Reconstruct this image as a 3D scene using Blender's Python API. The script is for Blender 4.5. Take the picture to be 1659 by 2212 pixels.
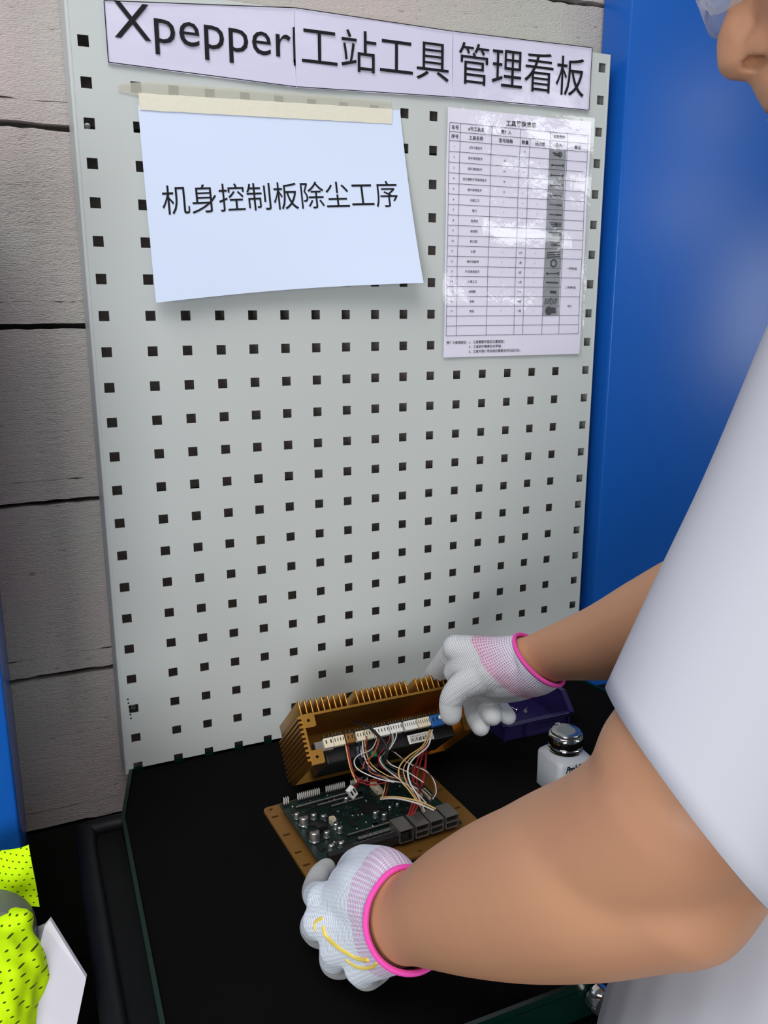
import bpy, bmesh, math, random
from mathutils import Vector, Matrix, noise
from mathutils.bvhtree import BVHTree

for o in list(bpy.data.objects):
    bpy.data.objects.remove(o)
SC = bpy.context.scene
COL = SC.collection
random.seed(7)
R = math.radians

# ------------------------------------------------------------------ camera
cam_d = bpy.data.cameras.new('camera')
cam_d.sensor_fit = 'AUTO'; cam_d.sensor_width = 36.0; cam_d.lens = 30.04
cam_d.clip_start = 0.02
cam = bpy.data.objects.new('camera', cam_d); COL.objects.link(cam)
cam.matrix_world = Matrix((( 0.9136, 0.0964, -0.3949, -0.1555),
                           (-0.4065, 0.2166, -0.8876, -0.9738),
                           (-0.0001, 0.9715,  0.2371,  1.4105),
                           (0, 0, 0, 1)))
SC.camera = cam

# ------------------------------------------------------------------ light and exposure
SC.view_settings.view_transform = 'Standard'
SC.view_settings.look = 'None'
SC.view_settings.gamma = 1.0
SC.view_settings.use_curve_mapping = False
SC.view_settings.exposure = -0.17

world = bpy.data.worlds.new('world'); SC.world = world
world.use_nodes = True
bg = world.node_tree.nodes['Background']
bg.inputs['Color'].default_value = (0.80, 0.88, 1.0, 1); bg.inputs['Strength'].default_value = 0.13

def area(name, loc, target, sx, sy, power, color=(1, 1, 1)):
    d = bpy.data.lights.new(name, 'AREA'); d.shape = 'RECTANGLE'; d.size = sx; d.size_y = sy
    d.energy = power; d.color = color
    o = bpy.data.objects.new(name, d); COL.objects.link(o)
    o.location = loc
    o.rotation_euler = (Vector(target) - Vector(loc)).to_track_quat('-Z', 'Y').to_euler()
    return o
area('ceiling_lamp_light', (-0.9, -1.5, 3.5), (0.2, -0.3, 0.9), 2.4, 1.4, 70, (1.0, 0.99, 0.985))
area('ceiling_lamp_light', (0.3, -3.8, 3.6), (0.2, 0.0, 1.3), 4.0, 1.2, 16, (1.0, 0.99, 0.985))
area('window_and_fill_light', (-1.4, -2.5, 1.15), (0.2, -0.5, 1.1), 1.2, 1.0, 42, (0.97, 0.98, 1.0))  # added fill from the left for arms and shirt, no known window
area('window_and_fill_light', (3.15, -2.75, 1.15), (0.6, 0.0, 1.4), 0.5, 0.8, 14, (0.90, 0.95, 1.0))
area('strip_lamp_light', (2.32, -2.8, 1.76), (0.47, 0.0, 1.5), 0.5, 0.2, 3.4, (0.95, 0.98, 1.0))
area('strip_lamp_light', (2.45, -2.8, 2.32), (0.50, 0.0, 1.6), 0.5, 0.2, 3.4, (0.95, 0.98, 1.0))

# ------------------------------------------------------------------ materials
def lin(c):
    c = c / 255.0
    return c / 12.92 if c <= 0.04045 else ((c + 0.055) / 1.055) ** 2.4
def rgb(r, g, b): return (lin(r), lin(g), lin(b), 1.0)

def mat(name, color, rough=0.5, metal=0.0, bump=None, vary=None, coat=0.0, spec=0.5, trans=0.0, sss=0.0, alpha=1.0):
    m = bpy.data.materials.new(name); m.use_nodes = True
    nt = m.node_tree; p = nt.nodes['Principled BSDF']
    p.inputs['Base Color'].default_value = color
    p.inputs['Roughness'].default_value = rough
    p.inputs['Metallic'].default_value = metal
    p.inputs['Specular IOR Level'].default_value = spec
    p.inputs['Coat Weight'].default_value = coat
    p.inputs['Transmission Weight'].default_value = trans
    p.inputs['Alpha'].default_value = alpha
    if sss:
        p.inputs['Subsurface Weight'].default_value = sss
        p.inputs['Subsurface Radius'].default_value = (0.012, 0.005, 0.003)
        p.inputs['Subsurface Scale'].default_value = 0.5
    tc = nt.nodes.new('ShaderNodeTexCoord')
    if bump:
        sc, st, dist = bump
        n = nt.nodes.new('ShaderNodeTexNoise'); n.inputs['Scale'].default_value = sc; n.inputs['Detail'].default_value = 6
        nt.links.new(tc.outputs['Object'], n.inputs['Vector'])
        b = nt.nodes.new('ShaderNodeBump'); b.inputs['Strength'].default_value = st; b.inputs['Distance'].default_value = dist
        nt.links.new(n.outputs['Fac'], b.inputs['Height']); nt.links.new(b.outputs['Normal'], p.inputs['Normal'])
    if vary:
        c2, sc = vary
        n = nt.nodes.new('ShaderNodeTexNoise'); n.inputs['Scale'].default_value = sc; n.inputs['Detail'].default_value = 4
        nt.links.new(tc.outputs['Object'], n.inputs['Vector'])
        mx = nt.nodes.new('ShaderNodeMix'); mx.data_type = 'RGBA'
        mx.inputs['A'].default_value = color; mx.inputs['B'].default_value = c2
        nt.links.new(n.outputs['Fac'], mx.inputs['Factor']); nt.links.new(mx.outputs['Result'], p.inputs['Base Color'])
    return m

class NT:
    """small wrapper for writing node graphs"""
    def __init__(s, m):
        s.m = m; s.t = m.node_tree; s.p = s.t.nodes['Principled BSDF']
    def n(s, kind, **kw):
        nd = s.t.nodes.new(kind)
        for k, v in kw.items(): setattr(nd, k, v)
        return nd
    def link(s, a, b): s.t.links.new(a, b)
    def math(s, op, a, b=None, c=None, clamp=False):
        nd = s.n('ShaderNodeMath', operation=op); nd.use_clamp = clamp
        for i, v in enumerate((a, b, c)):
            if v is None: continue
            if isinstance(v, (int, float)): nd.inputs[i].default_value = v
            else: s.link(v, nd.inputs[i])
        return nd.outputs[0]
    def mix(s, f, a, b):
        nd = s.n('ShaderNodeMix', data_type='RGBA')
        for k, v in (('Factor', f), ('A', a), ('B', b)):
            if isinstance(v, (int, float, tuple)): nd.inputs[k].default_value = v
            else: s.link(v, nd.inputs[k])
        return nd.outputs['Result']
    def attr(s, name):
        return s.n('ShaderNodeAttribute', attribute_name=name).outputs['Fac']
    def ramp(s, v, a, b):
        nd = s.n('ShaderNodeMapRange'); nd.inputs['From Min'].default_value = a; nd.inputs['From Max'].default_value = b
        s.link(v, nd.inputs['Value']); return nd.outputs['Result']
    def noise(s, vec, scale, detail=4):
        nd = s.n('ShaderNodeTexNoise'); nd.inputs['Scale'].default_value = scale; nd.inputs['Detail'].default_value = detail
        if vec is not None: s.link(vec, nd.inputs['Vector'])
        return nd.outputs['Fac']
    def bump(s, h, strength, dist):
        b = s.n('ShaderNodeBump'); b.inputs['Strength'].default_value = strength; b.inputs['Distance'].default_value = dist
        s.link(h, b.inputs['Height']); s.link(b.outputs['Normal'], s.p.inputs['Normal'])

M = {}
# concrete: horizontally dragged pores over a fine grain
m = mat('concrete', rgb(178, 170, 168), 0.95, spec=0.1); g = NT(m)
tc = g.n('ShaderNodeTexCoord'); mp = g.n('ShaderNodeMapping'); g.link(tc.outputs['Object'], mp.inputs['Vector'])
mp.inputs['Scale'].default_value = (1, 1, 3.2)
n1 = g.noise(mp.outputs['Vector'], 60, 8); n2 = g.noise(mp.outputs['Vector'], 260, 5); n3 = g.noise(tc.outputs['Object'], 5, 5)
c = g.mix(g.ramp(n3, 0.35, 0.65), rgb(196, 181, 178), rgb(186, 184, 176))
c = g.mix(g.ramp(n1, 0.27, 0.36), rgb(140, 130, 128), c)
g.link(c, g.p.inputs['Base Color'])
g.bump(g.math('ADD', n1, g.math('MULTIPLY', n2, 1.3)), 0.55, 0.004)
M['concrete'] = m
M['wall_shade'] = mat('shaded_lower_wall', rgb(36, 34, 31), 0.8, spec=0.15, bump=(60, 0.5, 0.003))  # near-black colour stands in for the deep shade on the lower wall
M['mortar'] = mat('dark_joint', rgb(70, 66, 64), 1.0, spec=0.0, bump=(90, 0.8, 0.004))
# painted steel of the pegboard, with a few scuffs and smudges
m = mat('grey_paint', rgb(194, 199, 196), 0.42, spec=0.35); g = NT(m)
tc = g.n('ShaderNodeTexCoord'); ob = tc.outputs['Object']
def blot(cx, cz, rx, rz):
    s_ = g.n('ShaderNodeMapping'); s_.inputs['Location'].default_value = (-cx / rx, 0, -cz / rz); s_.inputs['Scale'].default_value = (1 / rx, 0, 1 / rz)
    g.link(ob, s_.inputs['Vector']); l = g.n('ShaderNodeVectorMath', operation='LENGTH'); g.link(s_.outputs['Vector'], l.inputs[0])
    return g.ramp(l.outputs['Value'], 1.0, 0.2)
nz = g.noise(ob, 160, 6)
sm = g.math('MULTIPLY', blot(0.0465, 0.9145, 0.011, 0.012), g.ramp(nz, 0.45, 0.6), clamp=True)
mpx = g.n('ShaderNodeMapping'); mpx.inputs['Scale'].default_value = (1, 1, 14); g.link(ob, mpx.inputs['Vector'])
nx = g.noise(mpx.outputs['Vector'], 90, 6)
sc_ = g.math('MULTIPLY', blot(0.152, 1.263, 0.018, 0.0035), g.ramp(nx, 0.48, 0.6), clamp=True)
mpd = g.n('ShaderNodeMapping'); mpd.inputs['Rotation'].default_value = (0, R(35), 0); mpd.inputs['Scale'].default_value = (1, 1, 12); g.link(ob, mpd.inputs['Vector'])
nd_ = g.noise(mpd.outputs['Vector'], 80, 6)
sc2 = g.math('MULTIPLY', blot(0.405, 1.03, 0.045, 0.04), g.ramp(nd_, 0.56, 0.66), clamp=True)
c = g.mix(g.math('MULTIPLY', sm, 0.75), rgb(194, 199, 196), rgb(92, 88, 76))
c = g.mix(g.math('MULTIPLY', sc_, 0.7), c, rgb(84, 84, 84))
c = g.mix(g.math('MULTIPLY', sc2, 0.25), c, rgb(120, 120, 120))
g.link(c, g.p.inputs['Base Color'])
M['panel'] = m
M['paper'] = mat('paper_white', rgb(232, 229, 244), 0.75, spec=0.2)
M['paper_blue'] = mat('paper_cool_white', rgb(214, 226, 248), 0.8, spec=0.15)
M['laminated'] = mat('laminated_paper', rgb(214, 211, 232), 0.16, spec=0.5, bump=(16, 0.35, 0.004))
M['ink'] = mat('black_ink', rgb(24, 24, 30), 0.6, spec=0.2)
M['ink_line'] = mat('grey_ink', rgb(86, 88, 104), 0.6, spec=0.2)
M['photo_grey'] = mat('photo_grey', rgb(160, 163, 168), 0.4, vary=(rgb(120, 123, 128), 60))
M['photo_dark'] = mat('photo_dark', rgb(48, 50, 52), 0.4)
M['tape'] = mat('masking_tape', rgb(226, 222, 204), 0.7, spec=0.2, bump=(220, 0.3, 0.001))
m = mat('masking_tape_thin', rgb(216, 214, 198), 0.7, spec=0.2, alpha=0.36); M['tape_thin'] = m
def clear_sheet(name, rough, bump, tint=(1, 1, 1, 1), haze=0.0):
    m = mat(name, (1, 1, 1, 1), rough, bump=bump); g = NT(m); nt = m.node_tree
    gl = g.n('ShaderNodeBsdfGlossy'); gl.inputs['Roughness'].default_value = rough
    tr = g.n('ShaderNodeBsdfTransparent'); tr.inputs['Color'].default_value = tint
    fr = g.n('ShaderNodeFresnel'); geo_ = g.n('ShaderNodeNewGeometry')
    g.link(g.math('MULTIPLY_ADD', geo_.outputs['Backfacing'], 1 / 1.5 - 1.5, 1.5), fr.inputs['IOR'])
    nrm = g.p.inputs['Normal'].links[0].from_socket
    g.link(nrm, gl.inputs['Normal']); g.link(nrm, fr.inputs['Normal'])
    mx = g.n('ShaderNodeMixShader'); g.link(fr.outputs[0], mx.inputs[0]); g.link(tr.outputs[0], mx.inputs[1]); g.link(gl.outputs[0], mx.inputs[2])
    last = mx.outputs[0]
    if haze:
        df = g.n('ShaderNodeBsdfDiffuse'); df.inputs['Color'].default_value = (0.8, 0.82, 0.85, 1)
        m2 = g.n('ShaderNodeMixShader'); m2.inputs[0].default_value = haze; g.link(last, m2.inputs[1]); g.link(df.outputs[0], m2.inputs[2]); last = m2.outputs[0]
    out = [n for n in nt.nodes if n.type == 'OUTPUT_MATERIAL'][0]
    nt.links.new(last, out.inputs['Surface'])
    return m
M['film'] = clear_sheet('clear_film', 0.05, (34, 0.16, 0.004))
M['blue'] = mat('blue_paint', rgb(20, 92, 184), 0.27, spec=0.38, bump=(260, 0.05, 0.0005))
M['blue_edge'] = mat('blue_paint_edge', rgb(22, 110, 205), 0.25, spec=0.5, coat=0.2)
M['black'] = mat('black_rubber', rgb(11, 11, 12), 0.95, spec=0.05, vary=(rgb(16, 15, 15), 9), bump=(500, 0.15, 0.0004))
M['green_dark'] = mat('dark_green_paint', rgb(2, 34, 26), 0.22, spec=0.45)
M['dark_tube'] = mat('dark_grey_tube', rgb(17, 18, 22), 0.5, spec=0.25)
M['plinth'] = mat('near_black_paint', rgb(12, 13, 14), 0.7, spec=0.2)
M['floor'] = mat('dark_floor', rgb(48, 46, 42), 0.6, vary=(rgb(38, 37, 34), 3))
M['gold'] = mat('gold_anodised', rgb(186, 138, 64), 0.36, 0.95, bump=(700, 0.06, 0.0003))
M['gold_dark'] = mat('gold_anodised_dull', rgb(142, 100, 46), 0.42, 0.6, bump=(700, 0.08, 0.0003))
M['steel'] = mat('bright_steel', rgb(196, 196, 192), 0.22, 1.0)
M['chrome'] = mat('chrome', rgb(205, 206, 202), 0.09, 1.0)
M['port'] = mat('port_shell', rgb(150, 146, 142), 0.35, 0.85)
M['pin'] = mat('tinned_pin', rgb(222, 221, 214), 0.4, 0.3)
M['hole'] = mat('socket_black', rgb(10, 10, 10), 0.5)
M['pcb'] = mat('green_board', rgb(10, 44, 36), 0.4, vary=(rgb(14, 22, 22), 60), spec=0.5)
M['chip'] = mat('black_chip', rgb(20, 20, 21), 0.5)
M['ivory'] = mat('ivory_plastic', rgb(214, 202, 176), 0.5)
M['white_plastic'] = mat('white_plastic', rgb(218, 216, 208), 0.45)
M['blue_plastic'] = mat('blue_plastic', rgb(28, 92, 160), 0.45)
M['silver'] = mat('aluminium_can', rgb(200, 200, 200), 0.3, 0.9)
M['green_part'] = mat('green_component', rgb(30, 130, 70), 0.45)
M['purple'] = mat('purple_plastic', rgb(34, 26, 74), 0.36, spec=0.5)
M['bottle'] = mat('frosted_plastic', rgb(196, 200, 206), 0.42, spec=0.4, sss=0.3)
M['skin'] = mat('skin', rgb(188, 142, 107), 0.5, spec=0.35, sss=0.08, vary=(rgb(194, 139, 109), 14), bump=(420, 0.10, 0.0006))
M['shirt'] = mat('white_cotton', rgb(184, 185, 194), 0.9, spec=0.1, bump=(900, 0.12, 0.0004))
M['hair'] = mat('black_hair', rgb(20, 17, 16), 0.5, bump=(300, 0.6, 0.003))
M['trousers'] = mat('dark_navy_cloth', rgb(28, 30, 40), 0.9)
M['shoe'] = mat('black_shoe', rgb(18, 18, 18), 0.5)
M['sole'] = mat('rubber_sole', rgb(60, 58, 56), 0.8)
M['eye_white'] = mat('eye_white', rgb(225, 220, 215), 0.2)
M['iris'] = mat('dark_iris', rgb(30, 20, 16), 0.15)
M['pink'] = mat('pink_elastic', rgb(238, 84, 178), 0.8, spec=0.15, bump=(1500, 0.5, 0.0006))
M['yellow_print'] = mat('yellow_print', rgb(232, 206, 92), 0.8)
M['lens'] = clear_sheet('goggle_lens', 0.06, (3, 0.02, 0.001), (0.93, 0.94, 0.96, 1), 0.18)
M['frame'] = mat('dark_frame', rgb(22, 22, 40), 0.3)
M['grey_plastic'] = mat('grey_plastic', rgb(104, 106, 108), 0.4)
M['card'] = mat('white_card', rgb(206, 204, 214), 0.7, spec=0.2)
# hi-vis mesh cloth: staggered round perforations
m = mat('hi_vis_mesh', rgb(205, 250, 10), 0.75, spec=0.15); g = NT(m)
tc = g.n('ShaderNodeTexCoord'); mp = g.n('ShaderNodeMapping')
mp.vector_type = 'POINT'; mp.inputs['Rotation'].default_value = (R(12), R(-8), R(24))
g.link(tc.outputs['Object'], mp.inputs['Vector'])
sx = g.n('ShaderNodeSeparateXYZ'); g.link(mp.outputs['Vector'], sx.inputs[0])
px, pz = 0.0058, 0.0056
row = g.math('FLOOR', g.math('DIVIDE', sx.outputs['Z'], pz))
off = g.math('MULTIPLY', g.math('PINGPONG', row, 1.0), 0.5)
fx = g.math('SUBTRACT', g.math('FRACT', g.math('ADD', g.math('DIVIDE', sx.outputs['X'], px), off)), 0.5)
fz = g.math('SUBTRACT', g.math('FRACT', g.math('DIVIDE', sx.outputs['Z'], pz)), 0.5)
rr = g.math('ADD', g.math('MULTIPLY', fx, fx), g.math('MULTIPLY', g.math('MULTIPLY', fz, fz), 2.2))
hole = g.math('LESS_THAN', rr, 0.030)
g.link(g.mix(hole, rgb(205, 250, 10), rgb(74, 84, 12)), g.p.inputs['Base Color'])
M['vest'] = m

def glove_material(name, kind):
    m = mat(name, rgb(206, 208, 214), 0.9, spec=0.12); g = NT(m)
    u, v, coat = g.attr('gu'), g.attr('gv'), g.attr('coat')
    tc = g.n('ShaderNodeTexCoord')
    nz = g.noise(tc.outputs['Object'], 900, 3)
    rowk = g.math('ADD', g.math('MULTIPLY', g.math('SINE', g.math('MULTIPLY', u, 6.2832 / 0.0023)), 0.5), 0.5)
    colk = g.math('ADD', g.math('MULTIPLY', g.math('SINE', g.math('MULTIPLY', v, 6.2832 / 0.0024)), 0.5), 0.5)
    if kind == 'far':
        white = rgb(222, 218, 232); pink = rgb(216, 168, 192); grey = rgb(206, 208, 211); tip = rgb(216, 219, 220)
        cuff = g.mix(g.ramp(u, 0.006, 0.040), white, pink)
        dots = g.math('MULTIPLY', g.ramp(rowk, 0.45, 0.85), g.ramp(colk, 0.25, 0.7))
        cuff = g.mix(g.math('MULTIPLY', dots, 0.8), cuff, rgb(104, 92, 112))
        knit = g.mix(g.math('MULTIPLY', g.ramp(rowk, 0.6, 0.95), g.math('MULTIPLY', nz, 0.75)), grey, rgb(120, 122, 126))
        edge = 0.038
    else:
        white = rgb(226, 232, 240); pink = rgb(216, 190, 214); grey = rgb(222, 229, 238); tip = rgb(186, 187, 187)
        ribw = g.math('ADD', g.math('MULTIPLY', g.math('SINE', g.math('MULTIPLY', v, 6.2832 / 0.0030)), 0.5), 0.5)
        cuff = g.mix(g.ramp(ribw, 0.62, 0.86), pink, rgb(226, 220, 236))
        cuff = g.mix(g.math('MULTIPLY', rowk, 0.12), cuff, rgb(130, 120, 140))
        knit = g.mix(g.math('MULTIPLY', g.math('MULTIPLY', g.ramp(rowk, 0.55, 0.9), g.ramp(colk, 0.3, 0.8)), 0.30), grey, rgb(160, 170, 182))
        edge = 0.033
    wob = g.math('MULTIPLY', g.math('SUBTRACT', g.noise(tc.outputs['Object'], 60, 2), 0.5), 0.004)
    zone = g.ramp(g.math('ADD', u, wob), edge - 0.001, edge + 0.0015)
    c = g.mix(zone, cuff, knit)
    c = g.mix(g.ramp(coat, 0.4, 0.6), c, tip)
    g.link(c, g.p.inputs['Base Color'])
    h = g.math('ADD', g.math('ADD', rowk, colk), g.math('MULTIPLY', nz, 0.8))
    h = g.math('MULTIPLY', h, g.math('SUBTRACT', 1.15, coat))
    g.bump(h, 0.5, 0.0005)
    return m
M['glove_far'] = glove_material('knit_glove_pink_band', 'far')
M['glove_near'] = glove_material('knit_glove_lilac_ribs', 'near')

# ------------------------------------------------------------------ object helpers
def link(name, me, parent=None):
    o = bpy.data.objects.new(name, me); COL.objects.link(o)
    if parent: o.parent = parent
    return o
def obj(name, bm, m, parent=None, smooth=False, angle=35):
    me = bpy.data.meshes.new(name)
    bmesh.ops.recalc_face_normals(bm, faces=bm.faces)
    bm.to_mesh(me); bm.free()
    for mm in (m if isinstance(m, (list, tuple)) else [m]): me.materials.append(mm)
    if smooth:
        me.shade_smooth()
        if angle: me.set_sharp_from_angle(angle=R(angle))
    return link(name, me, parent)
def tag(o, label, cat, group=None):
    o['label'] = label; o['category'] = cat
    if group: o['group'] = group
    return o
def thing(name, label, cat, loc=(0, 0, 0), rot=(0, 0, 0), group=None):
    o = bpy.data.objects.new(name, None); COL.objects.link(o)
    o.location = loc; o.rotation_euler = rot; o.empty_display_size = 0.05
    return tag(o, label, cat, group)
def struct(o): o['kind'] = 'structure'; return o
def NB(): return bmesh.new()

def box(bm, x0, x1, y0, y1, z0, z1, mi=0, bevel=0.0, seg=2):
    vs = [bm.verts.new((x, y, z)) for z in (z0, z1) for y in (y0, y1) for x in (x0, x1)]
    fs = [bm.faces.new([vs[i] for i in q]) for q in ((0, 2, 3, 1), (4, 5, 7, 6), (0, 1, 5, 4), (2, 6, 7, 3), (0, 4, 6, 2), (1, 3, 7, 5))]
    for f in fs: f.material_index = mi
    if bevel:
        es = list({e for f in fs for e in f.edges})
        bmesh.ops.bevel(bm, geom=es, offset=bevel, segments=seg, profile=0.5, affect='EDGES')
    return vs
def xf(bm, vs, mtx): bmesh.ops.transform(bm, matrix=mtx, verts=[v for v in vs if v.is_valid])
def lathe(bm, prof, c=(0, 0, 0), n=32, mi=0):
    c = Vector(c); rings = []
    for r, z in prof:
        if r < 1e-6: rings.append([bm.verts.new(c + Vector((0, 0, z)))])
        else: rings.append([bm.verts.new(c + Vector((r * math.cos(2 * math.pi * i / n), r * math.sin(2 * math.pi * i / n), z))) for i in range(n)])
    for a, b in zip(rings, rings[1:]):
        for i in range(n):
            j = (i + 1) % n
            q = [a[i % len(a)], a[j % len(a)], b[j % len(b)], b[i % len(b)]]
            q = list(dict.fromkeys(q))
            if len(q) >= 3:
                f = bm.faces.new(q); f.material_index = mi
    return rings
def catmull(P, sub):
    """P: list of tuples of any length, sampled through a Catmull-Rom spline"""
    if len(P) < 3:
        return [tuple(a + (b - a) * i / sub for a, b in zip(P[0], P[1])) for i in range(sub + 1)]
    Q = [tuple(2 * a - b for a, b in zip(P[0], P[1]))] + list(P) + [tuple(2 * a - b for a, b in zip(P[-1], P[-2]))]
    out = []
    for i in range(1, len(Q) - 2):
        p0, p1, p2, p3 = Q[i - 1], Q[i], Q[i + 1], Q[i + 2]
        for k in range(sub):
            t = k / sub
            out.append(tuple(0.5 * (2 * b + (c - a) * t + (2 * a - 5 * b + 4 * c - d) * t * t + (3 * b - a - 3 * c + d) * t ** 3) for a, b, c, d in zip(p0, p1, p2, p3)))
    out.append(tuple(P[-1])); return out
def tube(bm, pts, radii, n=12, sub=6, caps=True, squash=None, side=None, mi=0):
    """lofted tube through pts with a radius per point; squash = (a, b) stretches the section along side and across it"""
    if isinstance(radii, (int, float)): radii = [radii] * len(pts)
    S = catmull([tuple(p) + (r,) for p, r in zip(pts, radii)], sub)
    P = [Vector(s[:3]) for s in S]; Rr = [max(s[3], 1e-5) for s in S]
    T = [(P[min(i + 1, len(P) - 1)] - P[max(i - 1, 0)]).normalized() for i in range(len(P))]
    up = Vector(side) if side else (Vector((0, 0, 1)) if abs(T[0].z) < 0.9 else Vector((1, 0, 0)))
    u = (up - T[0] * up.dot(T[0])).normalized()
    stations = []
    if caps:
        for k in (0.0, 0.35, 0.65, 0.9): stations.append((P[0] - T[0] * Rr[0] * math.sqrt(1 - k * k), T[0], Rr[0] * k))
    stations += list(zip(P, T, Rr))
    if caps:
        for k in (0.9, 0.65, 0.35, 0.0): stations.append((P[-1] + T[-1] * Rr[-1] * math.sqrt(1 - k * k), T[-1], Rr[-1] * k))
    a, b = squash or (1, 1); rings = []
    for p, t, r in stations:
        u = (u - t * u.dot(t)).normalized(); w = t.cross(u)
        if r < 1e-6: rings.append([bm.verts.new(p)])
        else: rings.append([bm.verts.new(p + u * (r * a * math.cos(2 * math.pi * i / n)) + w * (r * b * math.sin(2 * math.pi * i / n))) for i in range(n)])
    for q, s in zip(rings, rings[1:]):
        for i in range(n):
            j = (i + 1) % n
            f = list(dict.fromkeys([q[i % len(q)], q[j % len(q)], s[j % len(s)], s[i % len(s)]]))
            if len(f) >= 3: bm.faces.new(f).material_index = mi
    if not caps:
        bm.faces.new(rings[0]); bm.faces.new(rings[-1])
def ball(bm, c, r, seg=20, mtx=None):
    """ellipsoid of radii r (a number or three) at c; mtx gives its axes"""
    rr = (r, r, r) if isinstance(r, (int, float)) else r
    M4 = Matrix.Translation(Vector(c)) @ (mtx.to_4x4() if mtx else Matrix.Identity(4)) @ Matrix.Diagonal((*rr, 1))
    bmesh.ops.create_uvsphere(bm, u_segments=seg, v_segments=seg // 2 + 2, radius=1.0, matrix=M4)
def slab(bm, outline, holes, thick, z=0.0):
    """flat plate from an outline and hole polygons (x, y), extruded from z up by thick"""
    es = []
    for poly in [outline] + holes:
        vs = [bm.verts.new((x, y, z)) for x, y in poly]
        es += [bm.edges.new((vs[i], vs[(i + 1) % len(vs)])) for i in range(len(vs))]
    r = bmesh.ops.triangle_fill(bm, use_beauty=True, use_dissolve=False, edges=es)
    fs = [f for f in r['geom'] if isinstance(f, bmesh.types.BMFace)]
    e = bmesh.ops.extrude_face_region(bm, geom=fs)
    vs = [v for v in e['geom'] if isinstance(v, bmesh.types.BMVert)]
    bmesh.ops.translate(bm, verts=vs, vec=(0, 0, thick))
def rrect(x0, x1, y0, y1, r, n=5):
    out = []
    for cx, cy, a in ((x1 - r, y1 - r, 0), (x0 + r, y1 - r, 90), (x0 + r, y0 + r, 180), (x1 - r, y0 + r, 270)):
        for k in range(n + 1):
            t = R(a + 90 * k / n); out.append((cx + r * math.cos(t), cy + r * math.sin(t)))
    return out
def fuse(bm, voxel, smooth=2, name='fused'):
    """unite overlapping closed shapes into ONE continuous surface"""
    me = bpy.data.meshes.new(name); bmesh.ops.recalc_face_normals(bm, faces=bm.faces); bm.to_mesh(me); bm.free()
    o = bpy.data.objects.new(name, me); COL.objects.link(o)
    md = o.modifiers.new('r', 'REMESH'); md.mode = 'VOXEL'; md.voxel_size = voxel; md.adaptivity = 0
    dg = bpy.context.evaluated_depsgraph_get(); dg.update()
    r = bpy.data.meshes.new_from_object(o.evaluated_get(dg))
    bpy.data.objects.remove(o); bpy.data.meshes.remove(me)
    b2 = bmesh.new(); b2.from_mesh(r); bpy.data.meshes.remove(r)
    for _ in range(smooth): bmesh.ops.smooth_vert(b2, verts=b2.verts, factor=0.5, use_axis_x=True, use_axis_y=True, use_axis_z=True)
    return b2

FONT = {}
def glyphs(s, bold=0.0):
    """lettering as a list of (x, z) points in a unit box and faces"""
    if (s, bold) in FONT: return FONT[(s, bold)]
    cu = bpy.data.curves.new('t', 'FONT'); cu.body = s; cu.offset = bold; cu.resolution_u = 3
    o = bpy.data.objects.new('t', cu); COL.objects.link(o)
    dg = bpy.context.evaluated_depsgraph_get(); dg.update()
    me = bpy.data.meshes.new_from_object(o.evaluated_get(dg))
    vs = [(v.co.x, v.co.y) for v in me.vertices]; fs = [tuple(p.vertices) for p in me.polygons]
    bpy.data.objects.remove(o); bpy.data.curves.remove(cu); bpy.data.meshes.remove(me)
    x0, x1 = min(v[0] for v in vs), max(v[0] for v in vs); y0, y1 = min(v[1] for v in vs), max(v[1] for v in vs)
    FONT[(s, bold)] = (vs, fs, (x0, x1, y0, y1)); return FONT[(s, bold)]
def write(bm, s, place, x0, x1, z0, z1, bold=0.0):
    """stretch the lettering to fill x0..x1, z0..z1; place maps (x, z) to 3-D"""
    vs, fs, (a, b, c, d) = glyphs(s, bold)
    V = [bm.verts.new(place(x0 + (x - a) / (b - a) * (x1 - x0), z0 + (y - c) / max(d - c, 1e-6) * (z1 - z0))) for x, y in vs]
    for f in fs:
        try: bm.faces.new([V[i] for i in f])
        except ValueError: pass
def write_size(bm, s, place, cx, cz, h, bold=0.0, left=False, wx=1.0):
    """write s centred on cx (or starting at cx) at a line height h"""
    vs, fs, (a, b, c, d) = glyphs(s, bold)
    w = (b - a) * h * wx
    x0 = cx if left else cx - w / 2
    write(bm, s, place, x0, x0 + w, cz - (d - c) * h / 2, cz + (d - c) * h / 2, bold)

# ================================================================== the setting
# wall of large concrete blocks, with open uneven joints
def rough_course(bm, x0, x1, y0, y1, z0, z1, seed):
    n = int((x1 - x0) / 0.012); rnd = random.Random(seed); rows = []
    for side in (0, 1):
        z = z1 if side else z0; amp = 0.0016
        line = []
        for i in range(n + 1):
            x = x0 + (x1 - x0) * i / n
            line.append((x, z + amp * (noise.noise(Vector((x * 14, seed * 3.1, side))) * 1.3 + rnd.uniform(-0.5, 0.5))))
        rows.append(line)
    f0 = [bm.verts.new((x, y0, z)) for x, z in rows[0]]; f1 = [bm.verts.new((x, y0, z)) for x, z in rows[1]]
    b0 = [bm.verts.new((x, y1, z)) for x, z in rows[0]]; b1 = [bm.verts.new((x, y1, z)) for x, z in rows[1]]
    for i in range(n):
        bm.faces.new((f0[i], f0[i + 1], f1[i + 1], f1[i])); bm.faces.new((f1[i], f1[i + 1], b1[i + 1], b1[i])); bm.faces.new((b0[i], b0[i + 1], f0[i + 1], f0[i]))
    bm.faces.new((f0[0], f1[0], b1[0], b0[0])); bm.faces.new((f0[-1], b0[-1], b1[-1], f1[-1]))
bm = NB()
joints = [0.0, 0.17, 0.374, 0.578, 0.777, 0.978, 1.189, 1.3865, 1.590, 1.790, 1.995, 2.2, 2.405, 2.61]
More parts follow.
